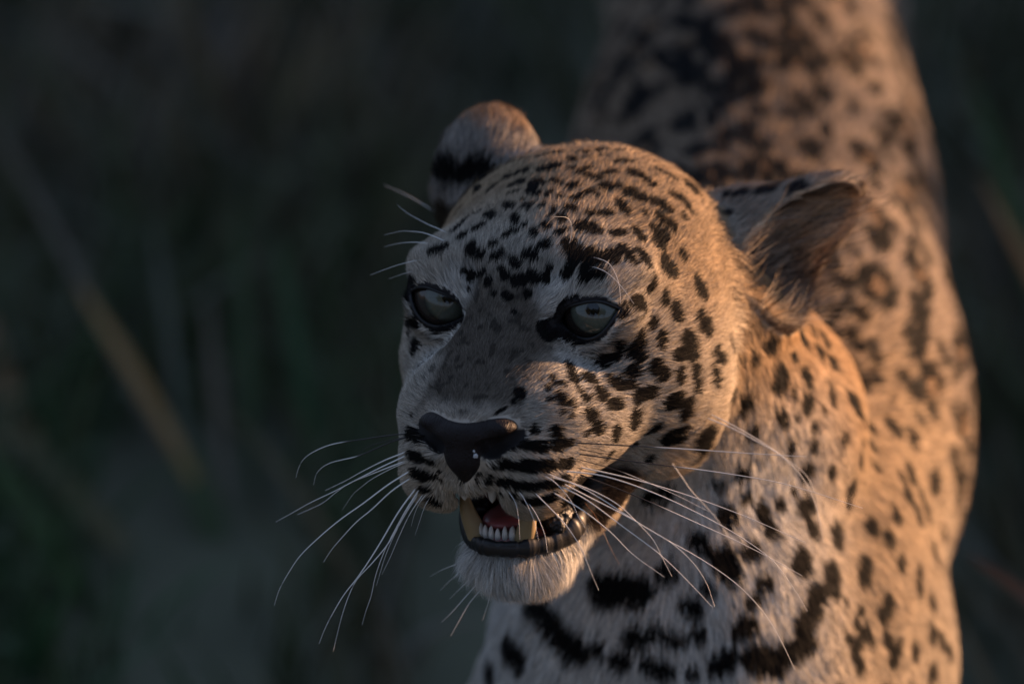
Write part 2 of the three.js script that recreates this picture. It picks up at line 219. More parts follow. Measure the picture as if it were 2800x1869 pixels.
addSpots([335,-220,-752,342,-227,-769,5,365,-244,-869,365,-244,-870,4,349,-226,-692,349,-226,-692,5,305,-204,-502,302,-211,-474,7,310,-218,-468,332,-226,-484,7,322,-209,-524,323,-209,-524,5,333,-217,-517,333,-217,-517,5,323,-206,-546,323,-206,-546,5,347,-221,-552,347,-221,-552,5,101,-262,-1022,109,-246,-977,8,87,-279,-998,98,-260,-970,8,69,-345,-1188,76,-349,-1176,7,117,-235,-911,125,-229,-869,8,104,-252,-885,113,-242,-875,7,363,-247,-799,372,-257,-801,5,387,-275,-990,391,-281,-976,5,355,-232,-903,365,-242,-934,5,373,-254,-717,380,-261,-713,6,398,-296,-846,400,-301,-833,5,357,-227,-620,366,-236,-627,6,383,-255,-627,385,-256,-605,6,408,-320,-800,409,-324,-788,5,377,-275,-1099,381,-280,-1089,5,376,-301,-424,389,-319,-430,9,402,-341,-436,403,-342,-437,9,383,-342,-376,384,-342,-376,10,406,-395,-393,401,-393,-372,10,377,-348,-317,378,-349,-319,10,331,-360,-159,329,-368,-147,9,353,-356,-201,353,-356,-202,8,385,-378,-284,386,-379,-286,9,366,-383,-200,366,-384,-201,7,384,-409,-230,384,-421,-217,7,348,-407,-150,353,-403,-159,9,397,-449,-241,398,-450,-242,8,357,-456,-144,361,-448,-154,8,397,-471,-220,398,-472,-221,9,416,-510,-255,416,-511,-256,8,415,-477,-359,415,-477,-359,7,379,-467,-180,380,-468,-181,7,338,-340,-194,339,-340,-195,8,318,-420,-97,331,-410,-122,7,397,-505,-204,398,-505,-205,9,426,-519,-313,427,-519,-313,7,433,-507,-509,433,-517,-502,8,425,-369,-479,430,-386,-483,8,413,-314,-510,417,-325,-505,8,386,-280,-483,395,-289,-491,8,425,-417,-452,430,-435,-466,8,411,-445,-379,413,-466,-391,8,25,2,48,45,-4,5,8,35,1,39,50,-15,10,8,45,19,36,51,28,39,6,-99,6,-34,-88,-13,-58,9,-88,-13,-58,-89,-28,-46,7,-28,-476,-162,-23,-474,-142,10,-36,-477,-223,-32,-490,-229,9,-7,-428,-111,1,-428,-95,12,18,-372,-96,30,-379,-75,13,42,-389,-59,54,-392,-48,13]);
addSpots([79,-332,-58,107,-330,-46,13]);
// whiskers: colouring, width, then the points from root to tip
const WHISKERS = [
  [1, 3.4, 2.44, -3.62, 6.23, 5.02, -3.77, 6.25, 7.8, -4.03, 6.11, 10.59, -4.32, 5.98, 13.18, -4.57, 5.83],
  [1, 3.2, 2.6, -4.19, 6.22, 5.82, -4.6, 6.38, 9, -5.07, 6.35, 12.18, -5.68, 6.39, 15.77, -6.77, 6.69],
  [0, 3.4, 2.74, -4.91, 6.15, 5.22, -5.43, 6.36, 7.41, -6.11, 6.44, 10.2, -7.11, 6.69, 13.19, -8.37, 7.08],
  [1, 3.2, 2.68, -5.21, 6.22, 5.03, -6.02, 6.6, 8.21, -7.37, 7.03, 10.6, -8.46, 7.33, 13, -9.72, 7.72],
  [0, 3, 2.04, -4.67, 7, 3.86, -4.8, 7.21, 6.2, -5.52, 7.52, 8.29, -6.41, 7.91, 9.98, -7.27, 8.28, 11.59, -8.32, 8.76, 12.46, -9.34, 9.22, 13.22, -10.46, 9.74],
  [0, 3, 1.94, -5.11, 7.24, 3.07, -5.55, 7.66, 4.82, -6.36, 8.04, 6.54, -7.27, 8.49, 8.39, -8.2, 8.94, 10.03, -9.24, 9.45, 11.17, -10.32, 9.98, 11.96, -11.44, 10.54, 12.64, -12.71, 11.16],
  [0, 3.2, 1.84, -5.2, 7.35, 3.07, -5.65, 7.86, 4.81, -6.75, 8.49, 6.56, -7.9, 9.15, 7.79, -8.93, 9.74, 8.9, -9.94, 10.33],
  [0, 2.4, 1.05, -4.33, 7.62, 3.06, -4.96, 8.21, 5.68, -6.39, 9.01, 6.98, -7.07, 9.41, 7.93, -7.81, 9.84, 8.57, -8.62, 10.31, 8.96, -9.58, 10.86],
  [0, 3, 1.48, -5.34, 7.64, 3.07, -6.05, 8.36, 4.22, -6.81, 8.87, 5.24, -7.65, 9.44, 6.67, -8.51, 10.01],
  [0, 2.4, 1.24, -4.56, 7.61, 3.07, -4.93, 8.09, 4.51, -5.56, 8.48, 5.5, -6.34, 8.95, 6.19, -6.99, 9.35, 6.55, -7.6, 9.73, 7.02, -8.38, 10.2],
  [0, 2.2, 1.03, -4.44, 7.67, 1.6, -4.58, 8.08, 2.05, -4.91, 8.37, 2.47, -5.35, 8.72, 2.75, -5.85, 9.1, 3.08, -6.29, 9.45],
  [0, 2.6, 0.61, -5.09, 7.93, 1.5, -5.73, 8.62, 2.05, -6.19, 8.97, 2.55, -6.73, 9.38, 2.86, -7.14, 9.71, 3.08, -7.54, 10.03, 3.69, -8.77, 10.8],
  [0, 2, -0.08, -5.02, 7.89, 0.27, -5.3, 8.4, 0.55, -5.71, 8.76, 0.79, -6.2, 9.16, 0.95, -6.82, 9.63],
  [0, 2.2, 0.41, -5.72, 7.93, 0.79, -5.99, 8.47, 1.08, -6.44, 8.88, 1.26, -6.83, 9.25, 1.36, -7.4, 9.73],
  [0, 1.8, -0.56, -5.13, 7.69, -0.3, -5.29, 8.14, -0.08, -5.58, 8.44, 0.05, -6.13, 8.87, 0.11, -6.89, 9.42],
  [2, 1.8, 2.87, -8.26, 2.94, 3.67, -9, 3.67, 4.17, -9.95, 4.29, 4.69, -10.76, 4.83],
  [1, 2, 2.54, -4.36, 6.32, 4.62, -4.92, 6.54, 7.01, -5.93, 6.77, 9, -6.93, 7.01],
  [3, 1.8, 2.6, -3.95, 6.17, 4.62, -4.39, 6.18, 6.62, -5.23, 6.18],
  [0, 2.6, 8.57, -5.9, -0.5, 9.92, -6.35, -0.17, 11.05, -6.94, 0, 12.04, -7.5, 0.15, 12.81, -8.16, 0.37, 13.31, -8.77, 0.55, 13.7, -9.53, 0.81, 13.97, -10.41, 1.13, 14.15, -11.36, 1.5],
  [0, 2.4, 8.72, -5.79, -0.71, 10.13, -6.4, -0.35, 11.34, -7.1, -0.16, 12.35, -7.8, 0.02, 13.36, -8.59, 0.25, 13.81, -9.56, 0.58, 13.93, -10.53, 0.91],
  [0, 2.4, 7, -7.6, 0.48, 7.51, -8.22, 0.85, 8.05, -8.97, 1.07, 8.68, -9.65, 1.25, 9.31, -10.37, 1.45, 9.83, -11.16, 1.69],
  [1, 3.2, -4.97, -3.95, 4.77, -5.88, -4.11, 4.65, -7.03, -4.44, 4.4, -7.94, -4.73, 4.13, -8.68, -5.05, 3.88, -9.35, -5.49, 3.68, -9.77, -5.92, 3.49, -10.02, -6.43, 3.33, -10.19, -7.08, 3.26],
  [1, 3.2, -4.97, -4.05, 4.86, -5.88, -4.39, 4.85, -6.7, -4.89, 4.69, -7.36, -5.29, 4.48, -8.03, -5.61, 4.22, -8.53, -5.9, 3.95, -8.94, -6.26, 3.72, -9.24, -6.73, 3.55, -9.37, -7.35, 3.45],
  [0, 3.4, -4.97, -4.57, 5.28, -6.04, -5.2, 4.99, -7.04, -5.99, 4.56, -7.87, -6.75, 4.11, -8.83, -7.51, 3.67],
  [0, 3.2, -4.97, -4.71, 5.36, -6.21, -5.4, 5.29, -7.36, -6.19, 5.05, -8.44, -6.96, 4.8, -9.52, -7.69, 4.53, -10.35, -8.38, 4.23, -11.11, -9.02, 3.92],
  [0, 3.2, -4.97, -4.92, 5.47, -6.29, -5.61, 5.27, -7.69, -6.45, 4.92, -8.36, -7.18, 4.52, -8.95, -7.92, 4.12, -10.12, -8.73, 3.76],
  [0, 3.6, -4.81, -5.26, 5.82, -5.87, -5.92, 5.97, -7.03, -6.86, 6.05, -8.18, -7.76, 6.1, -9.25, -8.74, 6.2, -10, -9.58, 6.22, -10.5, -10.41, 6.24, -10.92, -11.25, 6.26, -11.17, -12.09, 6.28],
  [0, 3.6, -4.73, -5.51, 5.95, -5.71, -6.19, 6.07, -6.7, -7.19, 6.12, -7.36, -7.86, 6.01, -8.02, -8.68, 5.97, -8.52, -9.39, 5.88, -8.9, -10.1, 5.78],
  [0, 3.8, -4.52, -5.88, 6.12, -5.38, -6.95, 6.56, -6.21, -8.33, 6.94, -6.78, -9.28, 7.09, -7.36, -10.16, 7.21, -7.94, -10.96, 7.28, -8.44, -11.84, 7.39, -8.81, -12.61, 7.45, -9.11, -13.42, 7.53],
  [0, 3.2, -4.44, -6.05, 6.16, -5.22, -7.22, 6.58, -5.88, -8.49, 6.83, -6.62, -9.47, 6.93, -7.37, -10.37, 6.98, -7.74, -11.21, 7, -8.03, -12.12, 7.06, -8.25, -13.03, 7.12, -8.46, -13.98, 7.2],
  [0, 2.8, -4.4, -5.93, 6.2, -5.05, -6.86, 6.56, -5.55, -7.8, 6.71, -5.96, -8.64, 6.8, -6.29, -9.48, 6.9, -6.54, -10.32, 6.99, -6.71, -11.17, 7.08, -6.96, -11.94, 7.14, -7.13, -12.63, 7.16],
  [0, 2.4, -4.44, -6.21, 6.12, -5.14, -7.3, 6.36, -5.72, -8.52, 6.44, -6.09, -9.56, 6.43, -6.47, -10.89, 6.57],
  [0, 2.2, -4.19, -6.08, 6.28, -4.89, -7.13, 6.5, -5.39, -8.27, 6.54, -5.8, -9.35, 6.55, -6.22, -10.35, 6.51],
  [0, 2, -4.97, -4.97, 5.49, -5.88, -5.52, 5.33, -6.71, -6.21, 5.02, -7.12, -6.77, 4.64, -7.54, -7.37, 4.28, -8.05, -8.31, 4.1],
  [0, 2, -4.03, -6.1, 6.33, -4.36, -6.44, 6.46, -4.56, -6.85, 6.4, -4.73, -7.34, 6.37, -4.86, -7.89, 6.38],
  [0, 1.6, -3.91, -6.24, 6.33, -4.24, -6.81, 6.48, -4.44, -7.47, 6.46, -4.69, -8.29, 6.51],
  [3, 1.8, -4.97, -4.05, 4.86, -5.96, -4.37, 4.7, -6.87, -4.87, 4.39, -7.29, -5.4, 4.11, -7.62, -6, 3.86, -7.75, -6.67, 3.65, -7.8, -7.42, 3.49],
  [0, 2, -3.79, -0.74, -10.98, -4.4, -0.54, -11.43, -4.97, -0.48, -12.03, -5.62, -0.43, -12.62, -6.26, -0.41, -13.2],
  [0, 2, -3.08, 1.94, -3.59, -3.64, 2.09, -3.9, -4.06, 2.06, -4.33, -4.62, 2.13, -4.82, -5.11, 2.19, -5.31, -5.54, 2.32, -5.83],
  [0, 2.2, -3.14, 2, -2.63, -3.84, 2.19, -2.95, -4.4, 2.16, -3.39, -4.89, 2.02, -3.77, -5.32, 1.85, -4.13, -6.16, 1.51, -4.41],
  [0, 2, -3.84, 1.61, -3.34, -4.61, 1.52, -3.63, -5.04, 1.29, -4.08, -5.6, 1, -4.49, -6.17, 0.64, -4.87],
  [0, 2.2, -3.34, 1.77, -1.5, -3.9, 1.68, -1.67, -4.46, 1.46, -2.01, -5.3, 1.12, -2.28, -6.14, 0.69, -2.51, -6.78, 0.29, -2.75],
  [0, 1.6, -4.11, 1.28, -1.53, -4.95, 0.76, -2.16, -5.94, 0.02, -2.89],
  [0, 1.6, 2.32, 2.96, -0.48, 2.46, 3.54, -0.28, 2.49, 4.02, -0.25, 2.39, 4.44, -0.19, 2.21, 4.68, -0.04, 1.93, 4.82, 0.17, 1.59, 4.94, 0.39],
  [0, 1.8, 3.19, 2.74, 0.15, 3.67, 2.89, 0.58, 4.15, 2.82, 0.9, 4.42, 2.6, 1.3, 4.6, 2.32, 1.73, 4.68, 2.01, 2.18, 4.71, 1.64, 2.66],
  [0, 1.8, 3.11, 2.58, 0.73, 3.66, 2.75, 1.28, 4.14, 2.71, 1.73, 4.76, 2.34, 2.35, 5.31, 1.84, 3.04],
  [0, 2.4, -1.4, -11.92, 4.33, -1.82, -12.35, 4.64, -2.24, -12.87, 4.77, -2.72, -13.66, 5.05, -3.07, -14.29, 5.24],
  [0, 2, -1.82, -11.98, 4.36, -2.44, -12.58, 4.72, -3, -13.22, 4.87, -3.49, -13.72, 4.94],
  [0, 1.8, -2.17, -11.89, 4.1, -2.66, -12.46, 4.07, -3.15, -13.14, 3.86],
  [0, 2, -0.64, -19.57, -8.73, -0.68, -20.04, -8.26, -0.86, -20.86, -7.82],
  [0, 1.8, -1.19, -12.1, 4.58, -1.33, -12.63, 4.91, -1.61, -13.5, 5.21],
  [0, 2.2, 1, -17.71, -5.42, 1.39, -18.3, -4.87, 1.86, -19.04, -4.48],
  [0, 2.2, 1.29, -17.53, -5.1, 1.71, -18.06, -4.59, 2.21, -18.81, -4.19, 2.71, -19.44, -3.85],
  [0, 2.2, 2.21, -16.76, -4.46, 2.56, -17.25, -4.16, 2.85, -17.83, -4.04, 2.99, -18.6, -3.82],
  [0, 1.6, 2.42, -16.32, -4.56, 3.28, -16.85, -4.33, 4.27, -17.67, -4.18],
  [0, 1.6, -2.86, -11.32, 3.82, -3.5, -11.81, 3.46, -4.06, -12.45, 2.95],
  [0, 1.6, -2.73, -11.8, 3.83, -3.15, -12.38, 3.51, -3.57, -13.11, 3.06],
  [0, 1.8, -0.14, -18.76, -7.15, -0.07, -19.1, -6.74, 0.11, -19.55, -6.51],
  [0, 1.8, -0.35, -19.05, -7.66, -0.39, -19.58, -7.15, -0.28, -20.15, -6.85],
];
// ---------- meshing a field on a grid whose spacing may vary (surface nets) ----------
function axis(lo, fineLo, fineHi, hi, step, grow, most) {
  const up = [], down = [];
  for (let x = fineLo; x <= fineHi; x += step) up.push(x);
  for (let x = up[up.length - 1], s = step; x < hi;) { s = Math.min(most, s * grow); x += s; up.push(x); }
  for (let x = fineLo, s = step; x > lo;) { s = Math.min(most, s * grow); x -= s; down.push(x); }
  return down.reverse().concat(up);
}
function surfaceNet(f, ax, ay, az) {
  const nx = ax.length, ny = ay.length, nz = az.length, at = (i, j, k) => (k * ny + j) * nx + i;
  const val = new Float32Array(nx * ny * nz).fill(1e3), B = 8;
  for (let k0 = 0; k0 < nz; k0 += B) for (let j0 = 0; j0 < ny; j0 += B) for (let i0 = 0; i0 < nx; i0 += B) {
    const i1 = Math.min(nx - 1, i0 + B), j1 = Math.min(ny - 1, j0 + B), k1 = Math.min(nz - 1, k0 + B);
    const cx = (ax[i0] + ax[i1]) / 2, cy = (ay[j0] + ay[j1]) / 2, cz = (az[k0] + az[k1]) / 2;
    const rad = Math.hypot(ax[i1] - ax[i0], ay[j1] - ay[j0], az[k1] - az[k0]) / 2, d = f(cx, cy, cz);
    const skip = Math.abs(d) > rad * 1.7 + 0.8;
    for (let k = k0; k < Math.min(nz, k0 + B); k++) for (let j = j0; j < Math.min(ny, j0 + B); j++) for (let i = i0; i < Math.min(nx, i0 + B); i++)
      val[at(i, j, k)] = skip ? d : f(ax[i], ay[j], az[k]);
  }
  const id = new Int32Array(nx * ny * nz).fill(-1), pos = [], index = [];
  for (let k = 0; k < nz - 1; k++) for (let j = 0; j < ny - 1; j++) for (let i = 0; i < nx - 1; i++) {
    let inside = 0;
    for (let c = 0; c < 8; c++) if (val[at(i + (c & 1), j + (c >> 1 & 1), k + (c >> 2))] < 0) inside++;
    if (inside === 0 || inside === 8) continue;
    let sx = 0, sy = 0, sz = 0, n = 0;
    for (let c = 0; c < 8; c++) for (let b = 1; b < 8; b <<= 1) {
      if (c & b) continue;
      const e = c | b, va = val[at(i + (c & 1), j + (c >> 1 & 1), k + (c >> 2))], vb = val[at(i + (e & 1), j + (e >> 1 & 1), k + (e >> 2))];
      if ((va < 0) === (vb < 0)) continue;
      const t = va / (va - vb), m = (A, o, s) => A[o + ((c >> s) & 1)] + (A[o + ((e >> s) & 1)] - A[o + ((c >> s) & 1)]) * t;
      sx += m(ax, i, 0); sy += m(ay, j, 1); sz += m(az, k, 2); n++;
    }
    id[at(i, j, k)] = pos.length / 3; pos.push(sx / n, sy / n, sz / n);
  }
  const quad = (a, b, c, d, flip) => { if (a < 0 || b < 0 || c < 0 || d < 0) return; flip ? index.push(a, c, b, a, d, c) : index.push(a, b, c, a, c, d); };
  for (let k = 1; k < nz - 1; k++) for (let j = 1; j < ny - 1; j++) for (let i = 1; i < nx - 1; i++) {
    const v = val[at(i, j, k)] < 0;
    if (v !== val[at(i + 1, j, k)] < 0) quad(id[at(i, j - 1, k - 1)], id[at(i, j, k - 1)], id[at(i, j, k)], id[at(i, j - 1, k)], !v);
    if (v !== val[at(i, j + 1, k)] < 0) quad(id[at(i - 1, j, k - 1)], id[at(i - 1, j, k)], id[at(i, j, k)], id[at(i, j, k - 1)], !v);
    if (v !== val[at(i, j, k + 1)] < 0) quad(id[at(i - 1, j - 1, k)], id[at(i, j - 1, k)], id[at(i, j, k)], id[at(i - 1, j, k)], !v);
  }
  return { pos: new Float32Array(pos), index: new Uint32Array(index) };
}
function gradient(f, x, y, z, e = 0.03) {
  const g = [f(x + e, y, z) - f(x - e, y, z), f(x, y + e, z) - f(x, y - e, z), f(x, y, z + e) - f(x, y, z - e)];
  return norm3(g);
}
// the leopard's group stands on the ground below its middle; geometry is in metres from there
const BASE = [10.5, -60, -40];
const toLocal = (p) => [(p[0] - BASE[0]) / 100, (p[1] - BASE[1]) / 100, (p[2] - BASE[2]) / 100];
function netGeometry(f, net, colour) {
  const n = net.pos.length / 3, P = new Float32Array(n * 3), N = new Float32Array(n * 3), C = colour && new Float32Array(n * 3);
  for (let i = 0; i < n; i++) {
    const p = [net.pos[i * 3], net.pos[i * 3 + 1], net.pos[i * 3 + 2]], g = gradient(f, ...p);
    P.set(toLocal(p), i * 3); N.set(g, i * 3);
    if (C) C.set(colour(p, g), i * 3);
  }
  const geo = new THREE.BufferGeometry();
  geo.setAttribute('position', new THREE.BufferAttribute(P, 3)); geo.setAttribute('normal', new THREE.BufferAttribute(N, 3));
  if (C) geo.setAttribute('color', new THREE.BufferAttribute(C, 3));
  geo.setIndex(new THREE.BufferAttribute(net.index, 1));
  return geo;
}

// ---------- the coat: where the spots lie and what colour the fur is ----------
const CELL = 2.5, spotGrid = new Map(), covered = new Set();
for (const s of SPOTS) {
  const r = s[6] * 1.5 + 0.2, lo = [0, 1, 2].map((k) => Math.floor((Math.min(s[k], s[k + 3]) - r) / CELL)), hi = [0, 1, 2].map((k) => Math.floor((Math.max(s[k], s[k + 3]) + r) / CELL));
  for (let i = lo[0]; i <= hi[0]; i++) for (let j = lo[1]; j <= hi[1]; j++) for (let k = lo[2]; k <= hi[2]; k++) {
    const key = (i + 200) * 160000 + (j + 200) * 400 + k + 200;
    if (!spotGrid.has(key)) spotGrid.set(key, []);
    spotGrid.get(key).push(s);
  }
  const c = [0, 1, 2].map((k) => Math.floor((s[k] + s[k + 3]) / 2 / 3.5));
  for (let i = -1; i <= 1; i++) for (let j = -1; j <= 1; j++) for (let k = -1; k <= 1; k++) covered.add((c[0] + i + 200) * 160000 + (c[1] + j + 200) * 400 + c[2] + k + 200);
}
function free(q, gap) {                                         // no mark on record within that distance
  for (let a = -1; a <= 1; a++) for (let b = -1; b <= 1; b++) for (let c = -1; c <= 1; c++)
    for (const s of spotGrid.get((Math.floor(q[0] / CELL) + a + 200) * 160000 + (Math.floor(q[1] / CELL) + b + 200) * 400 + Math.floor(q[2] / CELL) + c + 200) ?? [])
      if (cone(q[0], q[1], q[2], s[0], s[1], s[2], 0, s[3], s[4], s[5], 0) < s[6] + gap) return false;
  return true;
}
function black(p, jitter) {                                     // 0 plain .. 1 black
  const key = (Math.floor(p[0] / CELL) + 200) * 160000 + (Math.floor(p[1] / CELL) + 200) * 400 + Math.floor(p[2] / CELL) + 200;
  const w = (noise(p[0] * 2.2, p[1] * 2.2, p[2] * 2.2) - 0.5) * 0.55 + jitter;
  for (const s of spotGrid.get(key) ?? []) {
    const ux = s[3] - s[0], uy = s[4] - s[1], uz = s[5] - s[2], px = p[0] - s[0], py = p[1] - s[1], pz = p[2] - s[2];
    const t = Math.min(1, Math.max(0, (px * ux + py * uy + pz * uz) / (ux * ux + uy * uy + uz * uz + 1e-9)));
    if (Math.hypot(px - ux * t, py - uy * t, pz - uz * t) < s[6] * (1.28 + w) + 0.03) return 1;
  }
  if (p[2] < -22 && p[1] > -34) {                                 // rosettes of the trunk: broken rings of blots
    const size = 2.6, x = p[0] / size, y = p[1] / size, z = p[2] / (size * 1.15), i = Math.floor(x), j = Math.floor(y), k = Math.floor(z);
    let best = 9, which = 0;
    for (let a = -1; a <= 1; a++) for (let b = -1; b <= 1; b++) for (let c = -1; c <= 1; c++) {
      const I = i + a, J = j + b, K = k + c, d = Math.hypot(x - I - 0.2 - 0.6 * hash(I, J, K), y - J - 0.2 - 0.6 * hash(J, K, I + 7), z - K - 0.2 - 0.6 * hash(K, I, J + 3));
      if (d < best) { best = d; which = hash(I, K, J + 11); }
    }
    if (which < 0.2 ? best < 0.3 + w * 0.3 : best > 0.2 && best < 0.5 + w * 0.3 && noise(p[0] * 0.75 + which * 9, p[1] * 0.75, p[2] * 0.75) > 0.3) return 1;
    return which >= 0.25 && best <= 0.2 ? -1 : 0;
  }
  if (p[2] > -22 && p[0] > 9.5 && p[1] > -36 && Math.hypot(p[0] - 2, p[1] + 1, p[2] + 4) > 11) { // small spots of neck and shoulder between those on record
    const size = 1.75, i = Math.floor(p[0] / size), j = Math.floor(p[1] / size), k = Math.floor(p[2] / size);
    for (let a = -1; a <= 1; a++) for (let b = -1; b <= 1; b++) for (let c = -1; c <= 1; c++) {
      const I = i + a, J = j + b, K = k + c, q = [(I + hash(I, J, K + 50)) * size, (J + hash(J, K, I + 57)) * size, (K + hash(K, I, J + 53)) * size];
      const rad = 0.42 + 0.22 * hash(I, K, J + 61);
      if (Math.hypot(p[0] - q[0], (p[1] - q[1]) * 0.7, p[2] - q[2]) < rad * (1 + w) && free(q, rad + 0.32)) return 1;
    }
    return 0;
  }
  if (!covered.has((Math.floor(p[0] / 3.5) + 200) * 160000 + (Math.floor(p[1] / 3.5) + 200) * 400 + Math.floor(p[2] / 3.5) + 200)) {
    // where no single spot is on record: rosettes on the trunk, plain spots on head, neck and legs
    const head = Math.hypot(p[0] - 2, p[1] + 1, p[2] + 4) < 15, leg = p[1] < -34, size = head ? 1.7 : leg ? 2.6 : 4.6;
    const i = Math.floor(p[0] / size), j = Math.floor(p[1] / size), k = Math.floor(p[2] / size);
    let best = 9, which = 0;
    for (let a = -1; a <= 1; a++) for (let b = -1; b <= 1; b++) for (let c = -1; c <= 1; c++) {
      const I = i + a, J = j + b, K = k + c, d = Math.hypot(p[0] / size - I - hash(I, J, K), p[1] / size - J - hash(J, K, I + 7), p[2] / size - K - hash(K, I, J + 3));
      if (d < best) { best = d; which = hash(I, K, J + 11); }
    }
    if (head || leg) return best < 0.3 + w * 0.3 ? 1 : 0;
    return best > 0.24 && best < 0.43 + w * 0.35 && noise(p[0] * 0.7 + which * 9, p[1] * 0.7, p[2] * 0.7) > 0.42 ? 1 : 0;
  }
  return 0;
}
const TAN = [0.40, 0.285, 0.175], CREAM = [0.54, 0.45, 0.34], WHITE = [0.70, 0.665, 0.60], BLACK = [0.0075, 0.0065, 0.006], DARKBROWN = [0.02, 0.012, 0.009];
const bump = (h, c, r) => { const d = Math.hypot(Math.abs(h[0]) - c[0], h[1] - c[1], h[2] - c[2]) / r; return d < 1 ? (1 - d * d) ** 2 : 0; };
// which part of the animal a point belongs to: 'head', 'ear' (0 right, 1 left) or 'body', with its head-axes point
function place(p) {
  if (Math.hypot(...p) > 29) return { of: 'body' };
  const h = worldToHead(p), v = worldToView(p), [r, l] = earField(v), k = headField(...h), b = bodyField(...p), m = Math.min(r, l, k, b);
  return { of: m === b ? 'body' : m === k ? 'head' : 'ear', side: l < r ? 1 : 0, h, v, mix: smooth(-1.5, 1.5, k - b), ear: Math.min(r, l) - k };
}
function inMouth(h) { return h[1] < -7.4 && h[1] > -10.6 && h[2] > -6 && ellT(h[0] - JAW * 0.6, h[1], h[2], [0, -9.05, 1.2], [1, 0, 0], [0, 0.9, -0.436], [0, 0.436, 0.9], 2.4, 1.2, 4.9) < 0.12; }
const LIP = [[2.85, -8.0, -1.3], [2.95, -8.9, -0.7], [2.75, -9.85, 0.15], [2.25, -10.4, 1.3], [1.5, -10.55, 2.45], [0.7, -10.6, 3.05], [0, -10.6, 3.1]];
function lipGap(h) {                                            // distance to the line of the lower lip
  const x = Math.abs(h[0] - JAW); let d = 9;
  if (h[1] < -6.5) for (let i = 0; i < LIP.length - 1; i++) d = Math.min(d, cone(x, h[1], h[2], ...LIP[i], 0, ...LIP[i + 1], 0));
  return d;
}
function eyeGap(h) {                                            // distance-like measure to the eye slit; large away from the eyes
  const ex = Math.abs(h[0]) - EYE[0], ey = h[1] - EYE[1], ez = h[2] - EYE[2];
  return ez > -0.8 && Math.hypot(ex, ey, ez) < 3 ? almond(ex, ey) : 9;
}
function earInner(q) {                                          // on the hollow side of an ear
  const [x, y, z] = q.v;
  if (!q.side) return ellT(x, y, z, earRin, earR.U, earR.V, earR.N, 3.2, 2.3, 1.7) < 0.2;
  return Math.min(ellT(x, y, z, earLin, earL.U, earL.V, earL.N, 4.1, 1.9, 2.2), ellT(x, y, z, earLinb, earL.U, earL.V, earL.N, 1.9, 2.3, 2.0)) < 0.22;
}
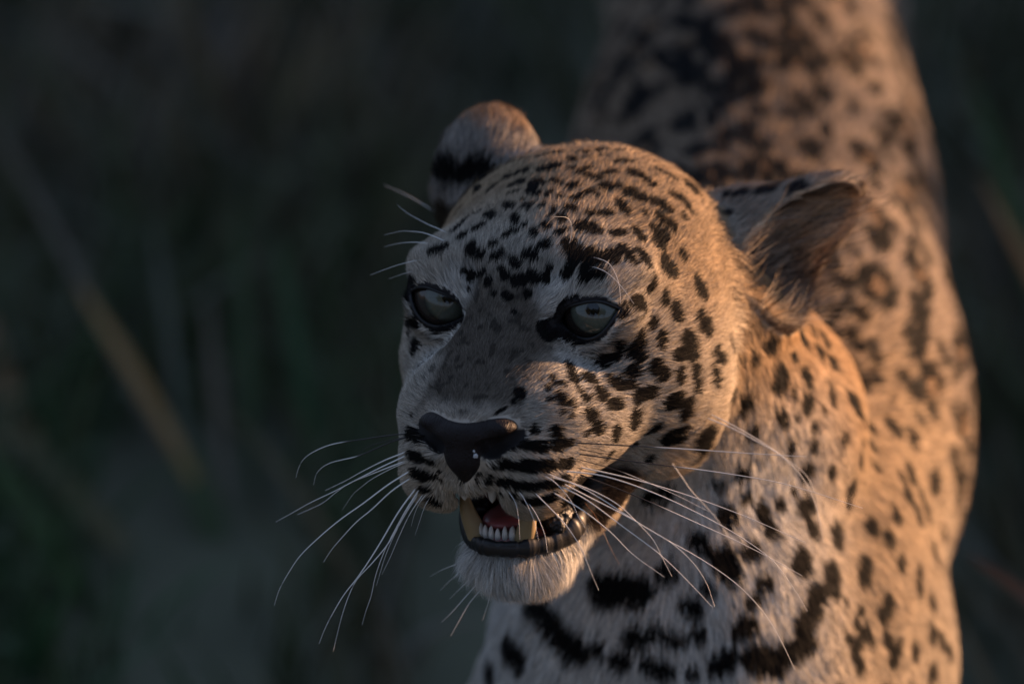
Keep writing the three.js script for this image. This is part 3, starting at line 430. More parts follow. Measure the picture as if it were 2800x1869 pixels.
function coat(p, q, jitter = 0) {
  let c;
  if (q.of === 'body') {
    c = blend(TAN, CREAM, smooth(-14, -30, p[1]));
    c = blend(c, [0.47, 0.29, 0.145], smooth(-24, -16, p[2]) * smooth(-16, -8, p[1]) * smooth(9, 14, p[0]));
    const chest = smooth(-17, -7, p[2]) * smooth(-6, -13, p[1]) * smooth(17.5, 12, p[0]);
    c = blend(c, WHITE, chest * 0.95);
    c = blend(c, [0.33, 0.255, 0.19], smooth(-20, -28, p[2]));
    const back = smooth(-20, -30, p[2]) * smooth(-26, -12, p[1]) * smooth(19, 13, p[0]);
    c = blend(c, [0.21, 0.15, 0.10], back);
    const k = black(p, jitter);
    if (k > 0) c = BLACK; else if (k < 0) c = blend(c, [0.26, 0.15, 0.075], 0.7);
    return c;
  }
  const h = q.h, ax = Math.abs(h[0]);
  if (q.of === 'ear') {
    if (earInner(q)) return jitter === 0 ? [0.06, 0.04, 0.03] : blend([0.72, 0.56, 0.38], [0.16, 0.10, 0.065], smooth(0.3, 0.7, noise(p[0] * 0.8, p[1] * 0.8, p[2] * 0.8)));
    if (!q.side) {                                              // back of the ear: pale tip, black band, pale, black foot
      const e = [q.v[0] - earR.c[0], q.v[1] - earR.c[1], q.v[2] - earR.c[2]], u = dot3(e, earR.U), w = dot3(e, earR.V), k = (noise(p[0] * 1.5, p[1] * 1.5, p[2] * 1.5) - 0.5) * 0.5 + jitter;
      if (Math.abs(u - 0.5 + 0.12 * w) < 0.5 + 0.12 * w + k * 2 + jitter * 3 ) return BLACK;
      if (u < -1.3 + k) return blend(BLACK, TAN, 0.15);
      return blend([0.34, 0.30, 0.26], [0.30, 0.2, 0.13], smooth(2.2, 3.2, u + k));
    }
    if (black(p, jitter) > 0) return [0.016, 0.014, 0.016];
    return blend([0.36, 0.31, 0.26], TAN, q.side ? 0.3 : 0.35 * smooth(6.5, 8.5, q.v[1]));
  }
  c = TAN;
  c = blend(c, CREAM, smooth(1.5, -3.5, h[1]) * 0.9);
  c = blend(c, [0.47, 0.42, 0.35], smooth(-6, 0, h[2]) * smooth(6.5, 3, h[1]) * 0.85);
  {
    const fleck = noise(h[0] * 3.1, h[1] * 3.1, h[2] * 3.1 + 20), soft = (noise(h[0] * 1.1, h[1] * 1.1, h[2] * 1.1) - 0.5) * 0.8;
    const bridge = smooth(3.3, 1.9, ax + soft) * smooth(-0.4, 2.2, h[2] + soft) * smooth(-5.2, -4.1, h[1]);
    c = blend(c, [0.14, 0.115, 0.09], bridge);
    if (bridge > 0.15 && fleck > 0.72) c = blend(c, BLACK, 0.55);
  }
  c = blend(c, WHITE, Math.min(1, bump(h, [2.5, 1.1, 1.0], 1.5) * 1.2));
  c = blend(c, WHITE, Math.min(1, bump(h, [3.6, -2.3, 1.4], 1.7) * 1.1));
  c = blend(c, [0.56, 0.47, 0.36], smooth(-5.6, -7.2, h[1]) * smooth(1, 3, h[2]));
  c = blend(c, WHITE, smooth(-9.6, -10.2, h[1]) * smooth(-4, -1, h[2]));
  c = blend(c, DARKBROWN, Math.min(1, bump(h, [3.6, -8.8, -0.6], 2.5) * 2.2));
  c = blend(c, DARKBROWN, Math.min(1, bump(h, [4.0, -9.2, -2.2], 2.5) * 3));
  if (h[2] > 4.5 && h[1] > -4.6) c = blend(c, [0.42, 0.36, 0.29], smooth(0.75, 0.2, noseField(...h)));
  const k0 = black(p, jitter);
  if (k0 > 0) c = BLACK;
  const e = eyeGap(h);
  if (e < 2 && h[1] < EYE[1] && k0 <= 0) { if (e > 0.26 && e < 0.58) c = blend(c, WHITE, 0.7); else if (e >= 0.58 && e < 0.7 + jitter) c = blend(c, BLACK, 0.75); }
  if (e < (h[1] > EYE[1] ? 0.34 : 0.24) + jitter * 0.5 && ax > 1) c = [0.012, 0.010, 0.011];
  if (lipGap(h) < 0.75 + jitter) c = [0.011, 0.010, 0.010];
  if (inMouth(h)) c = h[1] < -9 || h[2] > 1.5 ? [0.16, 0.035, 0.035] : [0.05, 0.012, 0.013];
  if (h[2] > 3 && nostril(ax, h[1], h[2]) < 0.2) c = [0.008, 0.006, 0.006];
  return c;
}

// ---------- the animal ----------
const leopard = new THREE.Group();
leopard.name = 'leopard';
leopard.position.set(BASE[0] / 100, 0, BASE[2] / 100);
tag(leopard, 'spotted leopard with open mouth, face turned left, lit by low sun on its right flank', 'leopard');
scene.add(leopard);
const skinMat = new THREE.MeshStandardMaterial({ vertexColors: true, roughness: 0.85 });
const furMat = new THREE.MeshPhysicalMaterial({ vertexColors: true, roughness: 0.75, specularIntensity: 0.18, side: THREE.DoubleSide });
const net = surfaceNet(field,
  axis(-13, -9.5, 17.5, 27, 0.18, 1.08, 0.9), axis(-61, -15, 10.5, 12, 0.18, 1.06, 1.1), axis(-153, -14, 8, 10, 0.18, 1.05, 1.6));
const where = [];
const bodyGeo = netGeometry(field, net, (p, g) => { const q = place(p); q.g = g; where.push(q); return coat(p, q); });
add(leopard, 'body', bodyGeo, skinMat);

// fur: every hair is a narrow bent blade of three triangles, rooted in the skin
const UPV = viewToWorld;
const headUp = (d) => { const a = headToWorld([0, 0, 0]), b = headToWorld(d); return [b[0] - a[0], b[1] - a[1], b[2] - a[2]]; };
function groom(p, q, n) {                                       // [direction, length cm, width cm, hairs per cm2, lift]
  const back = [0, -0.25, -1];
  if (q.of === 'body') {
    const front = smooth(-26, -12, p[2]);
    let d = norm3([0, -0.45 - 0.5 * front, -1 + 0.75 * front]);
    const near = p[2] > -18, mid = p[2] > -60 && p[1] > -42;
    const neck = q.mix !== undefined;
    return [d, near ? 0.75 + 0.5 * smooth(13, 8, p[0]) : 1.0, near ? 0.032 : mid ? 0.055 : 0.11, near ? 112 : mid ? 40 : 4, near ? 0.2 : 0.26];
  }
  const h = q.h, ax = Math.abs(h[0]);
  if (q.of === 'ear') {
    const e = q.side ? earL : earR, along = viewToWorld(e.U);
    if (q.side && earInner(q)) return [norm3(viewToWorld([0.85, 0.45, 0.1])), 1.4 + 1.6 * noise(p[0] * 0.8, p[1] * 0.8, p[2] * 0.8), 0.025, 34, 0.5];
    return [along, 0.7, 0.024, 240, 0.38];
  }
  if (inMouth(h) || (h[2] > 3 && nostril(ax, h[1], h[2]) < 0.12)) return null;
  if (h[2] > 4.5 && noseField(h[0], h[1], h[2]) < 0.05) return null;
  if (lipGap(h) < 0.55) return null;
  const eg = eyeGap(h);
  if (eg < 0.14) return null;
  const src = [0, -4.6, 8.2];
  let d = norm3([h[0] - src[0], h[1] - src[1], h[2] - src[2]]);
  let len = 0.72, wid = 0.021, dens = 460, lift = 0.26;
  const bridge = smooth(3.2, 2.4, ax) * smooth(0.2, 2.2, h[2]) * smooth(-5.4, -4.4, h[1]);
  len += (0.34 - len) * bridge; dens += 320 * bridge; wid -= 0.005 * bridge;
  const pad = smooth(1.2, 2.8, h[2]) * smooth(-4.6, -5.6, h[1]);
  if (pad > 0) { d = norm3(blend(d, norm3([h[0] * 0.35, -0.55, -0.65]), pad)); len += (0.5 - len) * pad; }
  const chin = smooth(-9.3, -10.6, h[1]) * smooth(-4, -1, h[2]);
  if (chin > 0) { d = norm3(blend(d, norm3([h[0] * 0.12, -1, 0.1]), chin)); len += (1.25 - len) * chin; lift += 0.2 * chin; }
  const ruff = smooth(-3, -7, h[2]) * smooth(2, -2, h[1]);
  len += 0.55 * ruff;
  if (eg < 0.6) len *= 0.3 + 0.7 * smooth(0.14, 0.6, eg);
  if (q.ear < 3 && q.side === 1) { const t = smooth(3, 0.4, q.ear) * smooth(-6, -8, h[2]); len += 1.2 * t; d = norm3(blend(d, [0.55, -0.2, -0.6], t)); lift += 0.1 * t; }
  if (h[2] < -9) dens *= 0.35;
  return [headUp(d), len, wid, dens, lift];
}
function growFur(name, wanted, seed) {
  const rnd = mulberry(seed), pos = [], nor = [], col = [], idx = [];
  const P = net.pos, I = net.index;
  for (let t = 0; t < I.length; t += 3) {
    const ia = I[t], ib = I[t + 1], ic = I[t + 2], qa = where[ia];
    if ((qa.of === 'body') !== wanted) continue;
    const A = P.subarray(ia * 3, ia * 3 + 3), Bq = P.subarray(ib * 3, ib * 3 + 3), Cq = P.subarray(ic * 3, ic * 3 + 3);
    const n0 = qa.g, G = groom([A[0], A[1], A[2]], qa, n0);
    if (!G) continue;
    const cr = cross3([Bq[0] - A[0], Bq[1] - A[1], Bq[2] - A[2]], [Cq[0] - A[0], Cq[1] - A[1], Cq[2] - A[2]]);
    const area = Math.hypot(...cr) / 2;
    let count = area * G[3]; count = Math.floor(count) + (rnd() < count % 1 ? 1 : 0);
    for (let c = 0; c < count; c++) {
      let u = rnd(), v = rnd(); if (u + v > 1) { u = 1 - u; v = 1 - v; }
      const p = [0, 1, 2].map((k) => A[k] + (Bq[k] - A[k]) * u + (Cq[k] - A[k]) * v);
      const nb = where[ib].g, nc = where[ic].g, n = norm3([0, 1, 2].map((k) => n0[k] * (1 - u - v) + nb[k] * u + nc[k] * v));
      // lie along the groom, tufted by a noise that neighbours share
      const q0 = qa.of !== 'body', tx = (noise(p[0] * 1.7, p[1] * 1.7, p[2] * 1.7 + 40) - 0.5) * (q0 ? 0.8 : 0.5) + (noise(p[0] * 4.3, p[1] * 4.3, p[2] * 4.3 + 7) - 0.5) * 0.7 + (rnd() - 0.5) * 0.45, ty = (noise(p[0] * 1.7 + 90, p[1] * 1.7, p[2] * 1.7) - 0.5) * 0.8 + (rnd() - 0.5) * 0.5;
      let d = G[0]; const dn = dot3(d, n);
      d = norm3([d[0] - n[0] * dn, d[1] - n[1] * dn, d[2] - n[2] * dn]);
      const s = norm3(cross3(n, d));
      d = norm3([0, 1, 2].map((k) => d[k] + s[k] * tx));
      const side = norm3(cross3(n, d));
      const L = G[1] * (0.65 + 0.6 * rnd()), lift = Math.max(0.05, G[4] * (1 + ty)), w = G[2] * (0.75 + 0.5 * rnd());
      const m1 = [0, 1, 2].map((k) => p[k] + (d[k] * 0.5 + n[k] * lift * 0.6) * L), m2 = [0, 1, 2].map((k) => p[k] + (d[k] + n[k] * lift * 0.72) * L);
      const mid = [0, 1, 2].map((k) => p[k] + d[k] * L * 0.72);
      const q = qa, cc = coat(mid, q.of === 'body' ? q : { ...q, h: worldToHead(mid), v: worldToView(mid) }, (rnd() - 0.5) * 0.16);
      const tone = (rnd() < 0.16 ? 0.38 : 0.6 + 0.9 * rnd() * rnd() + 0.28 * rnd()) * (0.78 + 0.44 * noise(p[0] * 2.6, p[1] * 2.6, p[2] * 2.6 + 70)), wl = (rnd() - 0.5) * 0.05;
      const C = [cc[0] * tone * (1 + wl), cc[1] * tone, cc[2] * tone * (1 - wl)];
      const bend = norm3([0, 1, 2].map((k) => n[k] - d[k] * lift * 0.6 + side[k] * (rnd() - 0.5) * 1.3));
      const b = pos.length / 3;
      for (const [at, ww] of [[p, w], [m1, w * 0.8]]) for (const sg of [-1, 1]) pos.push(...toLocal([0, 1, 2].map((k) => at[k] + side[k] * sg * ww / 2)));
      pos.push(...toLocal(m2));
      for (let k = 0; k < 5; k++) { nor.push(...bend); col.push(...C); }
      idx.push(b, b + 3, b + 1, b, b + 2, b + 3, b + 2, b + 4, b + 3);
    }
  }
  const geo = new THREE.BufferGeometry();
  geo.setAttribute('position', new THREE.Float32BufferAttribute(pos, 3)); geo.setAttribute('normal', new THREE.Float32BufferAttribute(nor, 3)); geo.setAttribute('color', new THREE.Float32BufferAttribute(col, 3));
  geo.setIndex(idx);
  console.log(name, idx.length / 9, 'hairs');
  return add(leopard, name, geo, furMat, 'stuff');
}
if (!globalThis.NOFUR) { growFur('head_fur', false, 11); growFur('body_fur', true, 12); }

// ---------- eyes ----------
const glossy = (color, rough = 0.25, coat_ = 1) => new THREE.MeshPhysicalMaterial({ color: new THREE.Color().setRGB(...color), roughness: rough, clearcoat: coat_, clearcoatRoughness: 0.03 });
function cap(centre, dir, radius, from, to, bulge, colour) {    // part of an eyeball round dir, angles from .. to, cornea bulging in the middle
  const a = norm3(cross3(dir, [0, 1, 0])), b = cross3(a, dir), pos = [], nor = [], col = [], idx = [], R = 24, S = 64;
  for (let i = 0; i <= R; i++) for (let j = 0; j < S; j++) {
    const th = from + (to - from) * i / R, ph = j / S * 2 * Math.PI, t = th / 0.85, up = bulge * Math.max(0, 1 - t * t);
    const n = [0, 1, 2].map((k) => dir[k] * Math.cos(th) + (a[k] * Math.cos(ph) + b[k] * Math.sin(ph)) * Math.sin(th));
    pos.push(...toLocal([0, 1, 2].map((k) => centre[k] + n[k] * (radius + up))));
    col.push(...colour(i / R, ph, th));
    for (let k = 0; k < 3; k++) nor.push(n[k]);
  }
  for (let i = 0; i < R; i++) for (let j = 0; j < S; j++) { const k = (j + 1) % S; idx.push(i * S + j, (i + 1) * S + j, (i + 1) * S + k, i * S + j, (i + 1) * S + k, i * S + k); }
  const g = new THREE.BufferGeometry();
  g.setAttribute('position', new THREE.Float32BufferAttribute(pos, 3)); g.setAttribute('color', new THREE.Float32BufferAttribute(col, 3));
  g.setIndex(idx); g.computeVertexNormals(); return g;
}
const eyeMat = new THREE.MeshPhysicalMaterial({ vertexColors: true, roughness: 0.035, ior: 1.62 });
const lidMat = glossy([0.010, 0.009, 0.010], 0.6, 0);
function tubeAlong(points, radius, squash, closed, sides = 10, taper) { // swept ellipse; points in world cm
  const n = points.length, pos = [], idx = [];
  for (let i = 0; i < n; i++) {
    const a = points[closed ? (i + n - 1) % n : Math.max(0, i - 1)], b = points[closed ? (i + 1) % n : Math.min(n - 1, i + 1)], t = norm3([0, 1, 2].map((k) => b[k] - a[k]));
    let u = squash ? squash.u(points[i], t, i / (n - 1)) : cross3(t, Math.abs(t[1]) < 0.9 ? [0, 1, 0] : [1, 0, 0]);
    const ut = dot3(u, t); u = norm3([0, 1, 2].map((k) => u[k] - t[k] * ut)); const v = cross3(t, u);
    const r = radius * (taper ? taper(i / (n - 1)) : 1), ru = r * (squash ? squash.ru : 1);
    for (let j = 0; j < sides; j++) { const f = j / sides * 2 * Math.PI; pos.push(...toLocal([0, 1, 2].map((k) => points[i][k] + u[k] * Math.cos(f) * ru + v[k] * Math.sin(f) * r))); }
  }
  const m = closed ? n : n - 1;
  for (let i = 0; i < m; i++) for (let j = 0; j < sides; j++) { const k = (i + 1) % n, l = (j + 1) % sides; idx.push(i * sides + j, k * sides + l, k * sides + j, i * sides + j, i * sides + l, k * sides + l); }
  const g = new THREE.BufferGeometry();
  g.setAttribute('position', new THREE.Float32BufferAttribute(pos, 3)); g.setIndex(idx); g.computeVertexNormals(); return g;
}
for (const side of [-1, 1]) {
  const c = headToWorld([EYE[0] * side, EYE[1], EYE[2]]);
  const gaze = norm3(side > 0 ? viewToWorld([-0.13, 0.06, 1]) : viewToWorld([0.06, 0.06, 1]));
  const rnd = mulberry(side + 40), streak = Array.from({ length: 90 }, () => rnd());
  const R = EYE_R - 0.06;
  const eye = add(leopard, 'eye', cap(c, gaze, R, 0.72, Math.PI, 0.14, () => [0.03, 0.022, 0.018]), eyeMat);
  add(eye, 'iris', cap(c, gaze, R + 0.006, 0.16, 0.8, 0.14, (t, ph, th) => {
    const s = streak[Math.floor(ph / (2 * Math.PI) * 89.9)] * 0.3 + 0.85, rim = smooth(0.6, 0.8, th), core = smooth(0.3, 0.1, th);
    return blend(blend([0.075 * s, 0.084 * s, 0.064 * s], [0.10, 0.065, 0.025], core * 0.8), [0.02, 0.018, 0.015], rim);
  }), eyeMat);
  add(eye, 'pupil', cap(c, gaze, R + 0.008, 0, 0.19, 0.14, () => [0.003, 0.004, 0.004]), eyeMat);
  const ring = [];
  for (let i = 0; i < 56; i++) {
    const f = i / 56 * 4, seg = Math.floor(f), w = f - seg, a = 1.52 * (seg === 0 ? w : seg === 1 ? 1 - w : seg === 2 ? -w : w - 1), t = Math.abs(a) / 1.52, b = seg < 2 ? 0 : 0;
    const hgt = seg === 0 || seg === 3 ? 0 : 0;
    const top = seg === 1 || seg === 2, y = top ? 0.72 * (1 - t * t * t) : -1.0 * (1 - t * t);
    const ex = a * Math.cos(EYE_TILT) - y * Math.sin(EYE_TILT), ey = a * Math.sin(EYE_TILT) + y * Math.cos(EYE_TILT);
    const rr = EYE_R + 0.12, ez = Math.sqrt(Math.max(0.12, rr * rr - ex * ex - ey * ey));
    ring.push(headToWorld([(EYE[0] + ex) * side, EYE[1] + ey, EYE[2] + ez]));
  }
  add(leopard, 'eyelid', tubeAlong(ring, 0.075, null, true, 10), lidMat);
}

// ---------- nose, mouth, teeth ----------
const noseW = (x, y, z) => noseField(...worldToHead([x, y, z]));
{
  const c = headToWorld([0, -5.2, 6.3]), r = 3.4, ax = (k) => axis(c[k] - r, c[k] - r, c[k] + r, c[k] + r, 0.075, 1, 0.1);
  const n = surfaceNet(noseW, ax(0), ax(1), ax(2));
  const geo = netGeometry(noseW, n);
  const uv = new Float32Array(geo.attributes.position.count * 2);
  for (let i = 0; i < uv.length / 2; i++) { const h = worldToHead([n.pos[i * 3], n.pos[i * 3 + 1], n.pos[i * 3 + 2]]); uv[i * 2] = h[0] / 3; uv[i * 2 + 1] = (h[1] + h[2] * 0.7) / 3; }
  geo.setAttribute('uv', new THREE.BufferAttribute(uv, 2));
  const S = 256, px = new Uint8Array(S * S * 4), rnd = mulberry(5), pts = Array.from({ length: 1100 }, () => [rnd() * S, rnd() * S]), cells = new Map();
  pts.forEach((p) => { const k = (p[0] >> 4) * 99 + (p[1] >> 4); (cells.get(k) ?? cells.set(k, []).get(k)).push(p); });
  for (let y = 0; y < S; y++) for (let x = 0; x < S; x++) {      // pebbled leather: raised cells between fine grooves
    let a = 99, b = 99;
    for (let i = -1; i <= 1; i++) for (let j = -1; j <= 1; j++) for (const p of cells.get(((x >> 4) + i) * 99 + (y >> 4) + j) ?? []) { const d = Math.hypot(p[0] - x, p[1] - y); if (d < a) { b = a; a = d; } else if (d < b) b = d; }
    const v = Math.min(255, (b - a) * 60); px.set([v, v, v, 255], (y * S + x) * 4);
  }
  const grain = new THREE.DataTexture(px, S, S); grain.wrapS = grain.wrapT = THREE.RepeatWrapping; grain.magFilter = THREE.LinearFilter; grain.needsUpdate = true;
  add(leopard, 'nose', geo, new THREE.MeshPhysicalMaterial({ color: new THREE.Color().setRGB(0.017, 0.012, 0.011), specularIntensity: 0.35, roughness: 0.5, bumpMap: grain, bumpScale: 0.00025 }));
}
{ // two pale crumbs at the rim of the left nostril
  const rnd = mulberry(77);
  for (const [h, s] of [[[0.62, -5.02, 7.02], 0.13], [[0.78, -5.42, 7.0], 0.12], [[0.7, -5.2, 7.05], 0.06]]) {
    const g = new THREE.IcosahedronGeometry(s / 100, 1), q = g.attributes.position, seen = new Map();
    for (let i = 0; i < q.count; i++) { const k = [q.getX(i), q.getY(i), q.getZ(i)].map((v) => v.toFixed(5)).join(); if (!seen.has(k)) seen.set(k, 0.6 + 0.7 * rnd()); const f = seen.get(k); q.setXYZ(i, q.getX(i) * f, q.getY(i) * f * 1.2, q.getZ(i) * f * 0.6); }
    g.computeVertexNormals(); g.translate(...toLocal(headToWorld(h)));
    add(leopard, 'crumb', g, new THREE.MeshStandardMaterial({ color: new THREE.Color().setRGB(0.6, 0.62, 0.64), roughness: 0.9 }));
  }
}
function curve(points, n, toW = headToWorld) { return new THREE.CatmullRomCurve3(points.map((p) => new THREE.Vector3(...toW(p)))).getPoints(n).map((v) => [v.x, v.y, v.z]); }
const lipMat = glossy([0.010, 0.009, 0.010], 0.5, 0.18);
{
  const half = [[2.6, -9.1, -1.0], ...LIP.slice(2, 6)];
  const path = curve([...half, ...half.slice().reverse().map((p) => [-p[0], p[1], p[2]])].map((p) => [p[0] + JAW, p[1], p[2]]), 220), rnd = mulberry(8), ph = rnd() * 9;
  add(leopard, 'lower_lip', tubeAlong(path, 0.3, { u: () => headUp([0, 1, 0.2]), ru: 1.75 }, false, 14, (t) => Math.min(1, 9 * Math.min(t, 1 - t) + 0.02) * (0.82 + 0.35 * (noise(t * 22, ph, 0) - 0.5) + 0.2 * (noise(t * 70, ph, 3) - 0.5) + 0.3 * smooth(0.35, 0.7, Math.abs(t - 0.5) * 2))), lipMat);
}
for (const sd of [-1, 1]) {                                     // wet black folds of lip inside the corners of the mouth
  const F = (x, y, z) => { const h = worldToHead([x, y, z]); return ell(h[0], h[1], h[2], JAW + 2.1 * sd, -9.65, 0.6, 0.55, 0.75, 1.2) + 0.24 * (noise(h[0] * 3.2 + 9, h[1] * 3.2, h[2] * 3.2) - 0.5) + 0.08 * (noise(h[0] * 9, h[1] * 9 + 4, h[2] * 9) - 0.5); };
  const w = headToWorld([JAW + 2.15 * sd, -9.55, 0.7]), ax = (k) => axis(w[k] - 1.9, w[k] - 1.9, w[k] + 1.9, w[k] + 1.9, 0.07, 1, 0.08);
  add(leopard, 'lip_fold', netGeometry(F, surfaceNet(F, ax(0), ax(1), ax(2))), lipMat);
}
function tooth(base, tip, r, bend, n = 14, sharp = false) {
  const mid = [0, 1, 2].map((k) => (base[k] + tip[k]) / 2 + bend[k]);
  return tubeAlong(curve([base, mid, tip], n), r, null, false, 14, (t) => sharp ? (1 - 0.9 * t ** 1.5) * (t > 0.93 ? Math.sqrt(Math.max(0.001, (1 - t) / 0.07)) : 1) : Math.sqrt(Math.max(0.0004, 1 - t ** 2.4)) * (0.9 + 0.1 * Math.sin(t * 3)));
}
const ivory = new THREE.MeshPhysicalMaterial({ color: new THREE.Color().setRGB(0.33, 0.235, 0.115), roughness: 0.6, clearcoat: 0.1, clearcoatRoughness: 0.3 });
const enamel = new THREE.MeshPhysicalMaterial({ color: new THREE.Color().setRGB(0.66, 0.62, 0.56), roughness: 0.35, clearcoat: 0.5, clearcoatRoughness: 0.2 });
for (const s of [-1, 1]) add(leopard, 'canine', tooth([1.12 * s + 0.15, -10.4, 2.3], [1.72 * s + 0.1, -7.5, 2.7], 0.5, [0.12 * s, 0, 0.2], 18, true), ivory);
for (let i = 0; i < 6; i++) {
  const x = (i - 2.5) * 0.31, out = Math.abs(i - 2.5) / 2.5, z = 2.75 - out * out * 0.25;
  add(leopard, 'incisor', tooth([x, -10.35, z], [x * 1.05, -9.74 + 0.1 * out + 0.1 * hash(i, 3, 1), z + 0.08], 0.148 + 0.05 * (out > 0.9 ? 1 : 0), [0, 0, 0.05], 8), enamel);
}
for (const x of [-0.75, 0.75]) add(leopard, 'incisor', tooth([x, -6.9, 4.7], [x * 0.9, -8.1, 4.75], 0.27, [0, 0, 0.05], 8), enamel);
const flesh = (r, g, b) => new THREE.MeshPhysicalMaterial({ color: new THREE.Color().setRGB(r, g, b), roughness: 0.4, clearcoat: 0.4, clearcoatRoughness: 0.3 });
function blob(f, c, r, step) { const w = headToWorld(c), ax = (k) => axis(w[k] - r, w[k] - r, w[k] + r, w[k] + r, step, 1, step * 1.01), F = (x, y, z) => f(...worldToHead([x, y, z])); return netGeometry(F, surfaceNet(F, ax(0), ax(1), ax(2))); }
add(leopard, 'tongue', blob((x, y, z) => smax(smin(ell(x, y, z, 0, -9.7, 0.2, 1.35, 0.55, 2.4), ell(x, y, z, 0, -9.0, -2.6, 1.6, 0.8, 2.2), 0.8), -(Math.hypot(x, (y + 9.0) * 0.9) - 0.12), 0.25), [0, -9.3, -1], 4.2, 0.12), flesh(0.36, 0.1, 0.1));
add(leopard, 'gum', blob((x, y, z) => { const a = Math.abs(x - JAW * 0.6); return smin(cone(a, y, z, 0, -10.4, 2.6, 0.34, 1.05, -10.45, 2.1, 0.4), cone(a, y, z, 1.05, -10.45, 2.1, 0.4, 1.4, -10.3, 1.0, 0.36), 0.3); }, [0, -10.2, 1.5], 3.3, 0.12), flesh(0.30, 0.11, 0.11));

// ---------- whiskers ----------
const whiteHair = new THREE.MeshPhysicalMaterial({ color: new THREE.Color().setRGB(0.85, 0.82, 0.77), roughness: 0.4, vertexColors: true });
for (const [kind, width, ...xyz] of WHISKERS) {
  const pts = []; for (let i = 0; i < xyz.length; i += 3) pts.push([xyz[i], xyz[i + 1], xyz[i + 2]]);
  const line = curve(pts, 28, (p) => p), g = tubeAlong(line, width * 0.0105, null, false, 6, (t) => 1 - 0.75 * t), n = g.attributes.position.count, c = new Float32Array(n * 3);
  for (let i = 0; i < n; i++) {
    const t = Math.floor(i / 6) / 28, dark = kind === 1 ? smooth(0.42, 0.34, t) : kind === 3 ? 1 : 0;
    c.set(kind === 2 ? [0.3, 0.12, 0.05] : blend([1, 1, 1], [0.03, 0.025, 0.025], dark), i * 3);
  }
  g.setAttribute('color', new THREE.BufferAttribute(c, 3));
  add(leopard, 'whisker', g, whiteHair);
}
// ---------- the ground, the grass round the animal, the added, out-of-view stands that shade flank and ground ----------
const shadeSoil = new THREE.Color().setRGB(0.035, 0.03, 0.024);
{
  const g = new THREE.PlaneGeometry(240, 240, 1, 1); g.rotateX(-Math.PI / 2);
  const S = 512, px = new Uint8Array(S * S * 4);
  for (let y = 0; y < S; y++) for (let x = 0; x < S; x++) {
    const tile = (f, o) => { const a = x / S * f, b = y / S * f, i = (u, v) => noise(u + o, v + o, 0.5), w = x / S, z = y / S; return (i(a, b) * (1 - w) + i(a - f, b) * w) * (1 - z) + (i(a, b - f) * (1 - w) + i(a - f, b - f) * w) * z; };
    const n = tile(9, 3) * 0.5 + tile(40, 17) * 0.3 + tile(140, 50) * 0.2, k = 0.5 + n;
    px.set([92 * k, 94 * k, 76 * k, 255], (y * S + x) * 4);
  }
  const t = new THREE.DataTexture(px, S, S); t.wrapS = t.wrapT = THREE.RepeatWrapping; t.repeat.set(160, 160); t.magFilter = THREE.LinearFilter; t.colorSpace = THREE.SRGBColorSpace; t.needsUpdate = true;
  add(scene, 'ground', g, new THREE.MeshStandardMaterial({ map: t, roughness: 0.95 }), 'structure');
}
function bladeGeometry(lean, curl) {                            // one blade a metre tall, folded along the middle, five joints
  const pos = [], idx = [], n = 5;
  for (let i = 0; i <= n; i++) {
    const t = i / n, w = 0.5 * (1 - t ** 1.8) + 0.02, y = t - curl * t * t * 0.35, z = lean * t + curl * t * t;
    pos.push(-w, y, z, 0, y, z - 0.12 * w, w, y, z);
    if (i < n) for (const k of [0, 1]) { const a = i * 3 + k; idx.push(a, a + 1, a + 4, a, a + 4, a + 3); }
  }
  const g = new THREE.BufferGeometry();
  g.setAttribute('position', new THREE.Float32BufferAttribute(pos, 3)); g.setIndex(idx); g.computeVertexNormals(); return g;
}
const bladeMat = new THREE.MeshPhysicalMaterial({ color: 0xffffff, roughness: 0.7, side: THREE.DoubleSide, transmission: 0.3, thickness: 0 });
const bladeShapes = [bladeGeometry(0.1, 0.15), bladeGeometry(0.25, 0.5), bladeGeometry(-0.1, 0.3), bladeGeometry(0.3, 0.05)];
const GREEN = [0.05, 0.105, 0.035], OLIVE = [0.085, 0.085, 0.04], STRAW = [0.24, 0.175, 0.10], GREY = [0.18, 0.16, 0.135];
function grass(name, count, seed, put, label) {                 // put(rnd) -> [x, z, height, width, dryness] or null
  const rnd = mulberry(seed), group = [[], [], [], []];
  for (let i = 0; i < count; i++) { const b = put(rnd); if (b) group[Math.floor(rnd() * 4)].push([...b, rnd(), rnd(), rnd()]); }
  const root = new THREE.Group(); root.name = name;
  group.forEach((list, k) => {
    const m = new THREE.InstancedMesh(bladeShapes[k], bladeMat, list.length), o = new THREE.Object3D(), c = new THREE.Color();
    list.forEach(([x, z, h, w, dry, a, b, d], i) => {
      o.position.set(x, -0.01, z); o.rotation.set((b - 0.5) * 0.5, a * Math.PI * 2, (d - 0.5) * 0.5); o.scale.set(w, h, h); o.updateMatrix(); m.setMatrixAt(i, o.matrix);
      let col = dry < 0.5 ? blend(GREEN, OLIVE, dry * 2) : blend(OLIVE, d < 0.5 ? STRAW : GREY, dry * 2 - 1);
      c.setRGB(...col.map((v) => v * (0.9 + 0.8 * b))); m.setColorAt(i, c);
    });
    m.name = 'blades'; m.castShadow = m.receiveShadow = true; m.userData.kind = 'stuff'; root.add(m);
  });
  root.userData.kind = 'stuff'; root.userData.label = label; root.userData.category = 'grass';
  scene.add(root); return root;
}
const patch = (x, z, f, o) => noise(x * f + o, 7.3, z * f + o);
